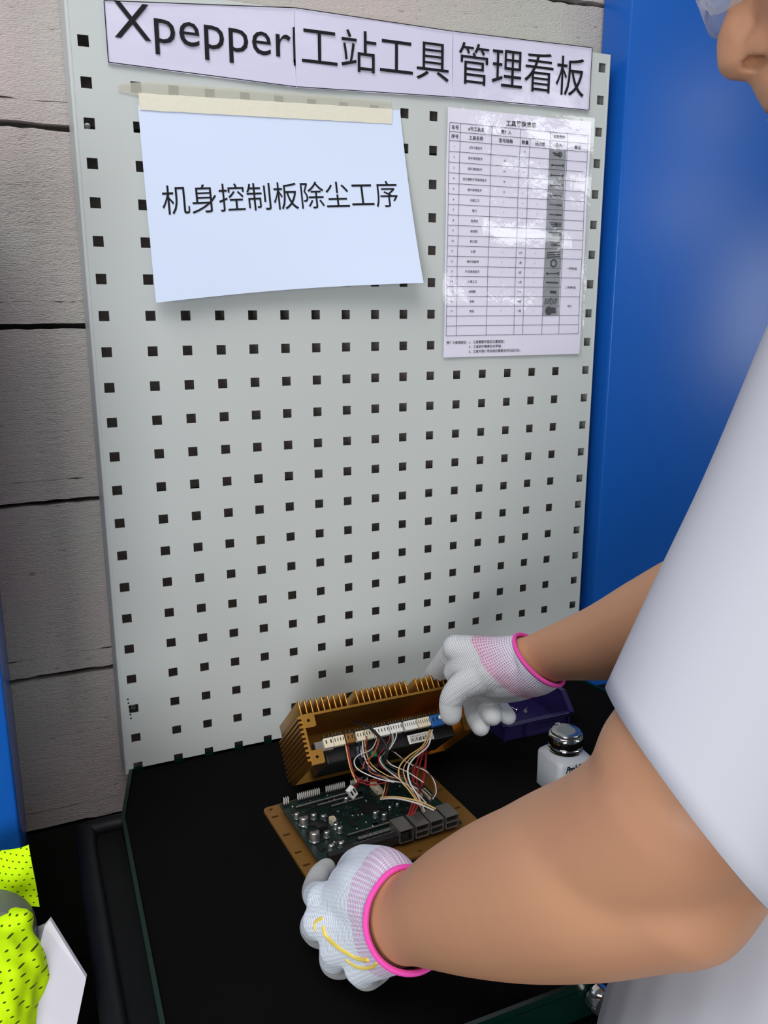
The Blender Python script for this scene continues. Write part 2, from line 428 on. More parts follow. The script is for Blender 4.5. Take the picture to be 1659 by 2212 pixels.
for k, (a, b) in enumerate(zip(joints, joints[1:])):
    lo = a + 0.0035
    nf = len(bm.faces)
    rough_course(bm, -1.3, 1.75, 0.05, 0.15, lo, lo + 0.022, k + 40)
    rough_course(bm, -1.3, 1.75, 0.05, 0.15, lo + 0.0223, b - 0.0035, k)
    if b < 0.78:  # lowest courses carry the shade as colour
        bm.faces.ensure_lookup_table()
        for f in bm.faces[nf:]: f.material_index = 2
box(bm, -1.3, 1.75, 0.066, 0.16, 0.0, 2.61, mi=1)
wall = struct(obj('wall_back', bm, [M['concrete'], M['mortar'], M['wall_shade']]))

bm = NB()
def tiles(bm):
    s = 0.4
    for i in range(-5, 7):
        for j in range(-8, 1):
            box(bm, i * s + 0.002, (i + 1) * s - 0.002, j * s + 0.002 - 0.35, (j + 1) * s - 0.002 - 0.35, -0.02, 0.0)
    box(bm, -2.0, 2.8, -3.55, 0.16, -0.04, -0.003)
tiles(bm)
struct(obj('floor', bm, M['floor']))

# ================================================================== blue steel panels either side of the pegboard
def steel_partition(name, label, x0, x1, y0, y1, z0, right, ztop=2.45):
    t = thing(name, label, 'cabinet', ((x0 + x1) / 2, (y0 + y1) / 2, 0.0))
    cx, cy = (x0 + x1) / 2, (y0 + y1) / 2
    bm = NB(); box(bm, x0 - cx, x1 - cx, y0 - cy, y1 - cy, z0, ztop, bevel=0.003, seg=3)
    obj('door_panel', bm, M['blue'], t, smooth=True)
    bm = NB(); box(bm, x0 - cx + 0.01, x1 - cx - 0.01, y0 - cy + 0.004, y1 - cy, 0.0, z0)
    obj('plinth', bm, M['plinth'], t)
    return t
steel_partition('steel_cabinet', 'tall blue steel cabinet right of the perforated panel', 0.612, 1.6, -0.012, 0.046, 0.846, True)
steel_partition('steel_cabinet', 'blue steel cabinet at the left edge, beside the concrete blocks', -1.1, -0.179, -0.212, 0.046, 0.80, False, 1.54)

# ================================================================== tool cart
TT = 0.86
cart = thing('tool_cart', 'dark green tool cart with a black mat on top', 'cart', (0.265, -0.25, 0.0))
def L(x, y, z=0): return (x - 0.265, y + 0.25, z)
edge = [(-0.0583, 0.004), (-0.081, -0.096), (-0.0905, -0.40), (-0.080, -0.497), (0.62, -0.497), (0.628, -0.40), (0.616, -0.096), (0.594, 0.004)]
edge = [(x - 0.265, y + 0.25) for x, y in edge]
def inset(poly, d):
    n = len(poly); out = []
    for i in range(n):
        p0, p1, p2 = Vector(poly[i - 1]), Vector(poly[i]), Vector(poly[(i + 1) % n])
        e1 = (p1 - p0).normalized(); e2 = (p2 - p1).normalized()
        n1 = Vector((-e1.y, e1.x)); n2 = Vector((-e2.y, e2.x)); b = (n1 + n2).normalized()
        out.append(tuple(p1 + b * (d / max(b.dot(n1), 0.3))))
    return out
bm = NB(); slab(bm, edge, [], 0.028, TT - 0.032); obj('tabletop', bm, M['green_dark'], cart)
bm = NB(); slab(bm, edge, [inset(edge, 0.0040)], 0.007, TT - 0.0035); obj('rim', bm, M['green_dark'], cart)
bm = NB(); slab(bm, inset(edge, 0.0046), [], 0.0045, TT - 0.0045); obj('rubber_mat', bm, M['black'], cart)
bm = NB(); box(bm, -0.32, 0.33, -0.225, 0.225, 0.16, TT - 0.033, bevel=0.004); obj('body', bm, M['green_dark'], cart, smooth=True)
for k in range(4):
    z1 = TT - 0.05 - k * 0.165
    bm = NB(); box(bm, -0.305, 0.315, -0.242, -0.2255, z1 - 0.155, z1, bevel=0.003); dr = obj('drawer', bm, M['green_dark'], cart, smooth=True)
    bm = NB(); tube(bm, [(-0.2, -0.243, z1 - 0.03), (-0.2, -0.262, z1 - 0.03), (0.2, -0.262, z1 - 0.03), (0.2, -0.243, z1 - 0.03)], 0.005, n=8, sub=1); obj('handle', bm, M['dark_tube'], dr, smooth=True)
bm = NB(); lathe(bm, [(0, 0), (0.011, 0), (0.0125, 0.002), (0.0125, 0.010), (0.0105, 0.0135), (0.004, 0.0135), (0.004, 0.011), (0, 0.011)], n=28)
lk = obj('lock', bm, M['chrome'], cart, smooth=True); lk.location = L(0.2505, -0.4975, 0.848); lk.rotation_euler = (R(90), 0, 0)
lk['label'] = 'chrome lock barrel'
bm = NB()
tube(bm, [L(-0.062, -0.085, 0.848), L(-0.108, -0.085, 0.848), L(-0.119, -0.1, 0.848), L(-0.121, -0.22, 0.848), L(-0.1215, -0.45, 0.848), L(-0.112, -0.47, 0.848), L(-0.062, -0.47, 0.848)], 0.0105, n=16, sub=5)
obj('push_handle', bm, M['dark_tube'], cart, smooth=True)
bm = NB(); box(bm, -0.121 - 0.265, -0.082 - 0.265, -0.47 + 0.25, -0.088 + 0.25, 0.838, 0.846); obj('side_shelf', bm, M['plinth'], cart)
for sx in (-0.27, 0.28):
    for sy in (-0.18, 0.18):
        bm = NB(); box(bm, sx - 0.025, sx + 0.025, sy - 0.02, sy + 0.02, 0.1, 0.16); cs = obj('caster', bm, M['steel'], cart)
        bm = NB(); lathe(bm, [(0, -0.014), (0.045, -0.014), (0.05, -0.008), (0.05, 0.008), (0.045, 0.014), (0, 0.014)], n=28)
        w = obj('wheel', bm, M['sole'], cs, smooth=True); w.location = (sx, sy, 0.05); w.rotation_euler = (0, R(90), 0)

# ================================================================== pegboard
PX = [-0.0485] + [0.038 * i for i in range(15)] + [0.5815]
PZ = [1.6635 - 0.038 * i for i in range(-1, 23)]
hs = 0.00535
peg = thing('pegboard', 'tall light grey perforated steel panel with square holes behind the cart', 'pegboard', (0.265, 0, 0.86))
bm = NB()
xs = sorted([-0.0605, 0.5915] + [x + d for x in PX for d in (-hs, hs)])
zb, ztp = 0.8575, 1.7178
zs = sorted([zb, ztp] + [z + d for z in PZ for d in (-hs, hs) if zb < z + d < ztp])
holes_x = {round(x - hs, 5) for x in PX}; holes_z = {round(z - hs, 5) for z in PZ}
def in_hole(xa, za): return round(xa, 5) in holes_x and not (xa < 0 and za > 1.69) and any(abs(za - (z - hs)) < 2e-4 for z in PZ)
grid = {}
def gv(i, k, y):
    if (i, k, y) not in grid: grid[(i, k, y)] = bm.verts.new((xs[i] - 0.265, y, zs[k] - 0.86))
    return grid[(i, k, y)]
solid = lambda i, k: 0 <= i < len(xs) - 1 and 0 <= k < len(zs) - 1 and not in_hole(xs[i], zs[k])
for i in range(len(xs) - 1):
    for k in range(len(zs) - 1):
        if not solid(i, k): continue
        bm.faces.new((gv(i, k, 0), gv(i + 1, k, 0), gv(i + 1, k + 1, 0), gv(i, k + 1, 0)))
        bm.faces.new((gv(i, k, .0015), gv(i, k + 1, .0015), gv(i + 1, k + 1, .0015), gv(i + 1, k, .0015)))
        for di, dk, a, b in ((-1, 0, (i, k), (i, k + 1)), (1, 0, (i + 1, k), (i + 1, k + 1)), (0, -1, (i, k), (i + 1, k)), (0, 1, (i, k + 1), (i + 1, k + 1))):
            if not solid(i + di, k + dk): bm.faces.new((gv(*a, 0), gv(*b, 0), gv(*b, .0015), gv(*a, .0015)))
obj('perforated_sheet', bm, M['panel'], peg)
bm = NB()
def flange(bm, x):   # rolled side edge: front bead and a return going back to the wall
    s = -1 if x < 0 else 1
    tube(bm, [(x - 0.265, 0.0022, zb - 0.86), (x - 0.265, 0.0022, ztp - 0.86)], 0.0026, n=10, sub=1, caps=False)
    xa, xb = sorted((x + s * 0.0026, x + s * 0.0012)); box(bm, xa - 0.265, xb - 0.265, 0.0022, 0.0485, zb - 0.86, ztp - 0.86)
flange(bm, -0.0612); obj('side_flange', bm, M['panel'], peg, smooth=True)
bm = NB(); flange(bm, 0.5922); obj('side_flange', bm, M['panel'], peg, smooth=True)
bm = NB(); box(bm, -0.0605 - 0.265, 0.5915 - 0.265, 0.0016, 0.0485, ztp - 0.8612, ztp - 0.86); obj('top_flange', bm, M['panel'], peg)
for (x, z) in ((PX[0] - 0.0015, PZ[3] - 0.0015), (PX[0], PZ[20] - 0.0005)):
    bm = NB(); lathe(bm, [(0, 0.012), (0.0048, 0.012), (0.0048, 0.0), (0.003, -0.0025), (0, -0.003)], n=16)
    s_ = obj('screw', bm, M['steel'], peg, smooth=True); s_.location = (x - 0.265, 0.0085, z - 0.86); s_.rotation_euler = (R(-90), 0, 0)
bm = NB()
for k in range(6):
    lathe(bm, [(0, 0), (0.0011, 0), (0.0011, -0.0004), (0, -0.0005)], c=(-0.0545 - 0.265 + 0.0004 * k, 0, 0), n=8)
    vs = bm.verts[:]; vs = vs[-(len(vs) // (k + 1)):]
    for v in vs: v.co = (v.co.x, -0.0002 + v.co.z * 0.3, v.co.y + 0.955 - 0.005 * k - 0.86)
obj('ink_dots', bm, M['ink'], peg)

# ================================================================== printed sheets on the pegboard
def flat(y): return lambda x, z: (x, y, z)
def sheet(name, label, x0, x1, zt0, zt1, zb0, zb1, m, y=-0.0022, thick=0.0006, group=None, bulge=0.0, cat='sign'):
    """sheet with its four corners: top (zt0 left, zt1 right) and bottom (zb0, zb1)"""
    bm = NB(); nx, nz = 14, 6; G = []
    for k in range(nz + 1):
        for i in range(nx + 1):
            a, c = i / nx, k / nz
            z = (zb0 + (zb1 - zb0) * a) * (1 - c) + (zt0 + (zt1 - zt0) * a) * c
            yy = y - bulge * (1 - c) ** 2 - 0.0006 * math.sin(a * 9 + c * 3)
            G.append(bm.verts.new((x0 + (x1 - x0) * a, yy, z)))
    for k in range(nz):
        for i in range(nx):
            q = k * (nx + 1) + i; bm.faces.new((G[q], G[q + 1], G[q + nx + 2], G[q + nx + 1]))
    r = bmesh.ops.extrude_face_region(bm, geom=bm.faces[:]); bmesh.ops.translate(bm, verts=[v for v in r['geom'] if isinstance(v, bmesh.types.BMVert)], vec=(0, thick, 0))
    return tag(obj(name, bm, m, smooth=True), label, cat, group)
def strip_lines(segs, place, w=0.0009):
    bm = NB()
    for (xa, za, xb, zb_) in segs:
        d = Vector((xb - xa, zb_ - za)).normalized(); nrm = Vector((-d.y, d.x)) * (w / 2); q = []
        N = max(1, int(math.hypot(xb - xa, zb_ - za) / 0.04))
        for i in range(N):
            pts = []
            for t in (i / N, (i + 1) / N):
                x, z = xa + (xb - xa) * t, za + (zb_ - za) * t; pts.append((x, z))
            (xp, zp), (xq, zq) = pts
            bm.faces.new([bm.verts.new(place(*c)) for c in ((xp - nrm.x, zp - nrm.y), (xq - nrm.x, zq - nrm.y), (xq + nrm.x, zq + nrm.y), (xp + nrm.x, zp + nrm.y))])
    return bm
G_TITLE = 'title strip sheets across the top of the panel'
sg = sheet('title_sheet', 'white title sheet with the word Xpepper at the top left', -0.0270, 0.1712, 1.7015, 1.7195, 1.6447, 1.6402, M['laminated'], group=G_TITLE)
bm = NB(); write(bm, 'Xpepper', flat(-0.0036), -0.0184, 0.1659, 1.6578, 1.7026, -0.002); obj('lettering', bm, M['ink'], sg)
obj('border_line', strip_lines([(-0.0262, 1.6455, 0.1708, 1.641), (-0.0262, 1.6455, -0.0264, 1.7010), (-0.0262, 1.7010, 0.171, 1.7188)], flat(-0.0036)), M['ink'], sg)
bm = strip_lines([(0.1697, 1.665, 0.1694, 1.6905), (0.1694, 1.69, 0.1696, 1.7), (0.1700, 1.662, 0.1697, 1.6685)], flat(-0.0036), 0.0022); obj('torn_edge', bm, M['ink'], sg)
sg = sheet('title_sheet', 'white title sheet with 工站工具 in the middle of the strip', 0.1713, 0.3648, 1.7195, 1.7185, 1.6402, 1.6468, M['laminated'], y=-0.0026, group=G_TITLE)
bm = NB(); write(bm, '工站工具', flat(-0.0040), 0.1780, 0.3594, 1.6630, 1.7052, -0.002); obj('lettering', bm, M['ink'], sg)
for q in ((0.1715, 1.641, 0.3646, 1.6476), (0.1715, 1.7188, 0.3646, 1.7178)): obj('border_line', strip_lines([q], flat(-0.0040)), M['ink'], sg)
sg = sheet('title_sheet', 'white title sheet with 管理看板 at the right end of the strip', 0.3649, 0.5620, 1.7185, 1.7222, 1.6468, 1.6486, M['laminated'], y=-0.0030, group=G_TITLE)
bm = NB(); write(bm, '管理看板', flat(-0.0044), 0.3718, 0.5519, 1.6634, 1.7082, -0.002); obj('lettering', bm, M['ink'], sg)
obj('border_line', strip_lines([(0.3651, 1.6476, 0.5612, 1.6494), (0.3651, 1.7178, 0.5612, 1.7215), (0.5612, 1.6494, 0.5612, 1.7215)], flat(-0.0044)), M['ink'], sg)

# notice sheet hanging from masking tape, its lower edge curling out from the panel
pTL, pTR = Vector((0.0002, -0.003, 1.6078)), Vector((0.2967, -0.003, 1.6278))
pBL, pBR = (0.0038, -0.0180, 1.4113), (0.3170, -0.0280, 1.4344)
pBL, pBR = Vector(pBL), Vector(pBR)
def paper_pt(a, c, lift=0.0):
    """a across from the left, c down from the top, both 0..1"""
    top = pTL.lerp(pTR, a); bot = pBL.lerp(pBR, a)
    p = top.lerp(bot, c)
    yl = top.y + (bot.y - top.y) * (0.35 * c + 0.65 * c ** 2.0)
    p.y = yl - lift + 0.006 * math.sin(math.pi * a) * c + 0.0012 * math.sin(a * 7 + 1) * (1 - c) * c
    p.z -= 0.0035 * math.sin(math.pi * a) * c * -1.0
    return p
bm = NB(); nx, nz = 24, 20
Gp = [[bm.verts.new(paper_pt(i / nx, k / nz)) for i in range(nx + 1)] for k in range(nz + 1)]
for k in range(nz):
    for i in range(nx): bm.faces.new((Gp[k][i], Gp[k + 1][i], Gp[k + 1][i + 1], Gp[k][i + 1]))
r = bmesh.ops.extrude_face_region(bm, geom=bm.faces[:]); bmesh.ops.translate(bm, verts=[v for v in r['geom'] if isinstance(v, bmesh.types.BMVert)], vec=(0, 0.0004, 0))
nt_ = tag(obj('notice_sheet', bm, M['paper_blue'], smooth=True), 'white landscape paper with 机身控制板除尘工序, taped up and curling', 'paper')
bm = NB(); write(bm, '机身控制板除尘工序', lambda x, z: paper_pt(x, 1 - z, 0.0007), 0.053, 0.948, 0.450, 0.602, -0.002); obj('lettering', bm, M['ink'], nt_)

tp = thing('masking_tape', 'cream masking tape strip holding up the curling notice paper', 'tape', (0.14, -0.003, 1.62))
bm = NB(); nx = 40
def tape_band(bm, z_of0, z_of1, x0, x1, y, seed):
    top, bot = [], []
    for i in range(nx + 1):
        a = i / nx; x = x0 + (x1 - x0) * a
        wob = 0.0006 * noise.noise(Vector((x * 60, seed, 0)))
        yy = y - 0.0005 * abs(noise.noise(Vector((x * 40, seed, 5))))
        top.append(bm.verts.new((x - 0.14, yy + 0.003, z_of1(a) + wob - 1.62))); bot.append(bm.verts.new((x - 0.14, yy + 0.003, z_of0(a) + wob - 1.62)))
    for i in range(nx): bm.faces.new((bot[i], bot[i + 1], top[i + 1], top[i]))
    r = bmesh.ops.extrude_face_region(bm, geom=bm.faces[:]); bmesh.ops.translate(bm, verts=[v for v in r['geom'] if isinstance(v, bmesh.types.BMVert)], vec=(0, 0.0002, 0))
tape_band(bm, lambda a: 1.6035 + 0.0085 * a, lambda a: 1.6195 + 0.0085 * a, 0.0015, 0.2860, -0.0042, 1)
obj('strip_on_paper', bm, M['tape'], tp)
bm = NB(); tape_band(bm, lambda a: 1.6155 + 0.0125 * a + 0.004 * max(0, 1 - a * 12), lambda a: 1.6312 + 0.0056 * a - 0.004 * max(0, 1 - a * 9), -0.0185, 0.2862, -0.0016, 2)
o = obj('strip_on_panel', bm, M['tape_thin'], tp); o['label'] = 'thin see-through upper strip stuck on the panel'

# laminated tool list
tl = thing('tool_list', 'laminated tool list with a table and small photos, on the right', 'list', (0.4625, -0.002, 1.49))
def TL_(x, z, y=-0.0032): return (x - 0.4625, y + 0.002, z - 1.49)
def lsheet(x0, x1, z0, z1, y, th, amp):
    bm = NB(); nx, nz = 18, 24; G = []
    for k in range(nz + 1):
        for i in range(nx + 1):
            x = x0 + (x1 - x0) * i / nx; z = z0 + (z1 - z0) * k / nz
            G.append(bm.verts.new(TL_(x, z, y + wav(x, z) * amp)))
    for k in range(nz):
        for i in range(nx):
            q = k * (nx + 1) + i; bm.faces.new((G[q], G[q + 1], G[q + nx + 2], G[q + nx + 1]))
    if th:
        r = bmesh.ops.extrude_face_region(bm, geom=bm.faces[:]); bmesh.ops.translate(bm, verts=[v for v in r['geom'] if isinstance(v, bmesh.types.BMVert)], vec=(0, th, 0))
    return bm
def wav(x, z): return 0.0006 * math.sin(z * 55 + x * 9) + 0.0004 * math.sin(x * 60 + z * 20)
obj('paper', lsheet(0.3588, 0.5668, 1.3440, 1.6362, -0.0032, 0.0004, 1), M['paper'], tl, smooth=True)
o = obj('clear_film', lsheet(0.3548, 0.5705, 1.3395, 1.6408, -0.0050, 0.0, 1), M['film'], tl, smooth=True); o['label'] = 'clear laminating film'
pl = lambda x, z: TL_(x, z, -0.0040 + wav(x, z))
tx0, tx1, tz1, tz0 = 0.3613, 0.5625, 1.6195, 1.3710
cf = [0, 0.072, 0.289, 0.493, 0.562, 0.711, 0.844, 1.0]
cx = [tx0 + (tx1 - tx0) * f for f in cf]
h1 = 0.0099; hr = ((tz1 - tz0) - 2 * h1) / 19
zr = [tz1, tz1 - h1, tz1 - 2 * h1] + [tz1 - 2 * h1 - hr * (k + 1) for k in range(19)]
segs = []
for k, z in enumerate(zr):
    if k in (14, 16, 18, ): pass
    xe = cx[-1]
    if k in (14, 16, 18): xe = cx[6]
    segs.append((cx[0], z, xe, z))
for i, x in enumerate(cx):
    if i == 4: segs.append((x, zr[1], x, zr[-1]))
    else: segs.append((x, zr[0], x, zr[-1]))
obj('table_lines', strip_lines(segs, pl, 0.00055), M['ink_line'], tl)
bm = NB()
def cell(s, c0, r0, h=0.0048, bold=0.01, c1=None, r1=None):
    c1 = c0 + 1 if c1 is None else c1; r1 = r0 + 1 if r1 is None else r1
    write_size(bm, s, pl, (cx[c0] + cx[c1]) / 2, (zr[r0] + zr[r1]) / 2, h, bold)
write_size(bm, '工具管理清单', pl, 0.4610, 1.6250, 0.0072, 0.02)
for c0, s in ((0, '车号'), (1, '6号工具车'), (2, '责任人')): cell(s, c0, 0, 0.0050, 0.015)
cell('适用范围', 5, 0, 0.0044, 0.015)
for c0, s in enumerate(('序号', '工具名称', '型号规格', '数量', '扭力值', '图片', '备注')): cell(s, c0, 1, 0.0050, 0.015)
rows = [('L内六角扳手', '', '9', ''), ('呆梅两用扳手', '15', '1', '/'), ('呆梅两用扳手', '14', '1', '/'), ('活头棘轮梅花两用扳手', '14', '1', '/'), ('呆梅两用扳手', '13', '1', '/'),
        ('大美工刀', '/', '1', '/'), ('锉刀', '/', '1', '/'), ('老虎钳', '/', '1', '/'), ('剥线钳', '/', '1', '/'), ('斜口钳', '/', '1', '/'), ('扎带', '/', '4个', '/'),
        ('美纹纸胶带', '/', '1卷', '/'), ('梅花两用扳手', '/', '1把', '/'), ('小美工刀', '/', '一把', '/'), ('加磁器', '/', '一个', '/'), ('刮板', '/', '两套', '/'), ('电钻', '/', '一套', '/')]
for k, (nm, sp, q, tq) in enumerate(rows):
    cell(str(k + 1), 0, k + 2, 0.0034, 0.005); cell(nm, 1, k + 2, 0.0034, 0.008)
    for s, c0 in ((sp, 2), (q, 3), (tq, 4)):
        if s: cell(s, c0, k + 2, 0.0034, 0.006)
cell('一号物料盒', 6, 13, 0.0034, 0.008, r1=15); cell('二号物料盒', 6, 15, 0.0034, 0.008, r1=17); cell('柜子', 6, 17, 0.0034, 0.008, r1=19)
write_size(bm, '责任人管理规定：', pl, 0.3622, 1.3625, 0.0041, 0.008, left=True)
for k, s in enumerate(('1、工具需要按固定位置摆放；', '2、工具损坏需要及时更换；', '3、工具外借使用完成后需要及时归还归位。')):
    write_size(bm, s, pl, 0.3950, 1.3625 - 0.0058 * k, 0.0041, 0.008, left=True)
obj('lettering', bm, M['ink'], tl)
# the little product photos in the table
def bar(bm, x0, z0, x1, z1, w): 
    d = Vector((x1 - x0, z1 - z0)).normalized(); n = Vector((-d.y, d.x)) * w / 2
    bm.faces.new([bm.verts.new(pl2(*c)) for c in ((x0 - n.x, z0 - n.y), (x1 - n.x, z1 - n.y), (x1 + n.x, z1 + n.y), (x0 + n.x, z0 + n.y))])
def disc(bm, x, z, r, r_in=0.0, n=18):
    o_ = [bm.verts.new(pl2(x + r * math.cos(2 * math.pi * i / n), z + r * math.sin(2 * math.pi * i / n))) for i in range(n)]
    if not r_in: bm.faces.new(o_); return
    i_ = [bm.verts.new(pl2(x + r_in * math.cos(2 * math.pi * i / n), z + r_in * math.sin(2 * math.pi * i / n))) for i in range(n)]
    for k in range(n): bm.faces.new((o_[k], o_[(k + 1) % n], i_[(k + 1) % n], i_[k]))
pl2 = lambda x, z: TL_(x, z, -0.0044 + wav(x, z))
for k in range(17):
    za, zb_ = zr[k + 2] - 0.0004, zr[k + 3] + 0.0004; xa, xb = cx[5] - 0.0002, cx[6] - 0.0018; xm, zm = (xa + xb) / 2, (za + zb_) / 2
    bmq = NB(); pl3 = lambda x, z: TL_(x, z, -0.0042 + wav(x, z))
    bmq.faces.new([bmq.verts.new(pl3(*c)) for c in ((xa, zb_), (xb, zb_), (xb, za), (xa, za))])
    ph = obj('tool_photo', bmq, M['photo_grey'], tl)
    b3 = NB()
    if k == 0:
        disc(b3, xm + 0.003, zm, 0.0034, 0.0018); bar(b3, xm - 0.008, zm + 0.0015, xm + 0.004, zm, 0.002); bar(b3, xm - 0.006, zm - 0.001, xm + 0.004, zm - 0.0015, 0.0015)
    elif k in (1, 2, 3, 4, 12):
        bar(b3, xm - 0.008, zm - 0.001, xm + 0.008, zm - 0.0006, 0.0014); disc(b3, xm - 0.008, zm - 0.001, 0.0017); bar(b3, xm + 0.007, zm - 0.0003, xm + 0.0105, zm + 0.0008, 0.0014); bar(b3, xm + 0.007, zm - 0.0010, xm + 0.0105, zm - 0.0020, 0.0014)
    elif k in (5, 6, 13):
        bar(b3, xm - 0.009, zm, xm + 0.010, zm - 0.0004, 0.0010); bar(b3, xm + (0.001 if k != 13 else -0.009), zm, xm + 0.010, zm - 0.0004, 0.0020)
    elif k in (7, 8, 9):
        for q in range(3): bar(b3, xm - 0.008 + q * 0.002, zm + 0.002 - q * 0.0022, xm + 0.010, zm + 0.002 - q * 0.0018, 0.0012)
        disc(b3, xm + 0.002, zm, 0.0022)
    elif k == 10:
        for q in range(3): bar(b3, xm - 0.0105, zm - 0.0045 + q * 0.0026, xm + 0.010, zm - 0.0035 + q * 0.0030, 0.0016)
    elif k == 11: disc(b3, xm + 0.001, zm, 0.0052, 0.0033)
    elif k == 14: bar(b3, xm - 0.002, zm, xm + 0.008, zm - 0.0005, 0.0036)
    elif k == 15:
        bar(b3, xm - 0.0004, zm - 0.0055, xm - 0.0004, zm + 0.0055, 0.0008)
        for q in range(9): bar(b3, xm - 0.010 + q * 0.0022, zm - 0.004, xm - 0.008 + q * 0.0022, zm + 0.004, 0.0011)
    else:
        disc(b3, xm - 0.003, zm, 0.0056); bar(b3, xm - 0.002, zm, xm + 0.008, zm + 0.001, 0.008)
    obj('tool_picture', b3, M['photo_dark'], ph)

# ================================================================== gold controller housing, tipped so that its open side faces the room
hb = thing('controller_housing', 'gold finned metal housing standing open, its wires hanging out', 'electronics housing', (0.1100, -0.1493, 0.9700), (R(-42), 0, 0))
W_, HZ, DP, th = 0.203, 0.056, 0.100, 0.0028     # local: x along, y into the housing, z up; opening's top left corner at the origin
bm = NB()
box(bm, 0, W_, 0, DP, -th, 0)
box(bm, 0, th, 0, DP, -HZ, -th); box(bm, W_ - th, W_, 0, DP, -HZ, -th); box(bm, th, W_ - th, DP - th, DP, -HZ, -th)
obj('shell', bm, M['gold'], hb)
bm = NB()
n_f = 30
for k in range(n_f):
    x = 0.002 + (W_ - 0.004) * k / (n_f - 1)
    if k in (9, 20): continue
    box(bm, x - 0.0009, x + 0.0009, 0.0, DP, -0.0002, 0.0165, bevel=0.0006, seg=2)
o = obj('cooling_fins', bm, M['gold'], hb, smooth=True)
bm = NB()
for k in range(10):
    z = -0.003 - 0.0052 * k
    box(bm, -0.0035, 0.0002, 0.0, DP, z - 0.0014, z + 0.0014)
sr = obj('side_ribs', bm, M['gold'], hb)
s2 = sr.copy(); COL.objects.link(s2); s2.location = (W_ + 0.0033, 0, 0)
for (tx, tz) in ((0.0, -0.0155), (0.0, -HZ), (W_ - 0.0155, -HZ), (W_ - 0.0155, -0.0155)):
    bm = NB(); cx_, cz_ = tx + 0.0078, tz + 0.0078
    hole = [(cx_ + 0.0018 * math.cos(2 * math.pi * i / 14), cz_ + 0.0018 * math.sin(2 * math.pi * i / 14)) for i in range(14)]
    slab(bm, rrect(tx, tx + 0.0155, tz, tz + 0.0155, 0.0025), [hole], 0.004)
    for v in bm.verts: v.co = (v.co.x, v.co.z - 0.0005, v.co.y)
    s_ = obj('screw_boss', bm, M['gold'], hb)
# circuit board inside, with its row of sockets along the open edge
ib = NB(); box(ib, 0.022, 0.176, 0.006, 0.085, -0.0222, -0.0206)
ib = obj('circuit_board', ib, M['pcb'], hb); ib.location = (0, 0, -0.0075)
def socket(x0, x1, z0, z1, y0, m, parent, pins, name='socket'):
    bm = NB(); box(bm, x0, x1, y0, y0 + 0.008, z0, z1, mi=0, bevel=0.0006)
    n = max(2, pins)
    for k in range(n):
        xx = x0 + (x1 - x0) * (k + 0.5) / n; w = (x1 - x0) / n * 0.13
        box(bm, xx - w, xx + w, y0 - 0.0002, y0 + 0.001, z0 + (z1 - z0) * 0.42, z1 - (z1 - z0) * 0.22, mi=1)
        box(bm, xx - 0.0003, xx + 0.0003, y0 + 0.004, y0 + 0.0046, z1, z1 + 0.0045, mi=2)
    return obj(name, bm, [m, M['hole'], M['steel']], parent)
spec = [(0.020, 0.031, M['ivory'], 2), (0.0315, 0.0445, M['ivory'], 4), (0.046, 0.056, M['gold_dark'], 2), (0.0585, 0.0685, M['ivory'], 3), (0.0695, 0.079, M['ivory'], 3), (0.080, 0.0985, M['white_plastic'], 5), (0.0995, 0.115, M['white_plastic'], 5), (0.1175, 0.1335, M['white_plastic'], 6), (0.1345, 0.1505, M['ivory'], 6), (0.1515, 0.1675, M['blue_plastic'], 3), (0.1685, 0.1785, M['ivory'], 3)]
for k, (a, b, mm, pn) in enumerate(spec):
    s_ = socket(a, b, -0.0330 if k != 9 else -0.0350, -0.0223, 0.003, mm, ib, pn)
    if k == 9: s_['label'] = 'blue socket'
bm = NB(); box(bm, 0.010, 0.030, 0.006, 0.02, -0.035, -0.024); obj('bracket', bm, M['port'], ib)
bm = NB()
rn = random.Random(3)
for k in range(70):
    x, y = rn.uniform(0.03, 0.17), rn.uniform(0.012, 0.08); w, d, h = rn.uniform(0.001, 0.004), rn.uniform(0.001, 0.004), rn.uniform(0.001, 0.004)
    box(bm, x, x + w, y, y + d, -0.0222 - h, -0.0222, mi=rn.choice((0, 0, 1, 2)))
o = obj('small_component', bm, [M['chip'], M['silver'], M['ivory']], ib); o['kind'] = 'stuff'
bm = NB(); box(bm, 0.120, 0.152, 0.010, 0.0104, -0.0475, -0.0375, mi=0)
for k in range(16):
    x = 0.123 + k * 0.0017; box(bm, x, x + rn.uniform(0.0004, 0.0011), 0.0096, 0.0101, -0.046, -0.0415, mi=1)
write(bm, '2AG044A2012', lambda x, z: (x, 0.0096, z), 0.123, 0.149, -0.0408, -0.0385, 0.0)
st = obj('barcode_sticker', bm, [M['white_plastic'], M['ink']], ib); st['label'] = 'white barcode sticker'
for p in st.data.polygons:
    if len(p.vertices) == 3: p.material_index = 1
bm = NB(); lathe(bm, [(0, 0), (0.0038, 0), (0.0042, 0.001), (0.0042, 0.012), (0.0038, 0.013), (0, 0.013)], n=20)
o = obj('capacitor', bm, M['silver'], ib, smooth=True); o.location = (0.062, 0.014, -0.050)
bm = NB(); box(bm, 0.024, 0.185, 0.022, 0.088, -0.047, -0.027, bevel=0.002); obj('power_module', bm, M['chip'], ib)
bm = NB(); box(bm, 0.066, 0.080, 0.010, 0.02, -0.053, -0.044, mi=0); box(bm, 0.072, 0.078, 0.009, 0.0105, -0.052, -0.046, mi=1); obj('relay', bm, [M['chip'], M['green_part']], ib)

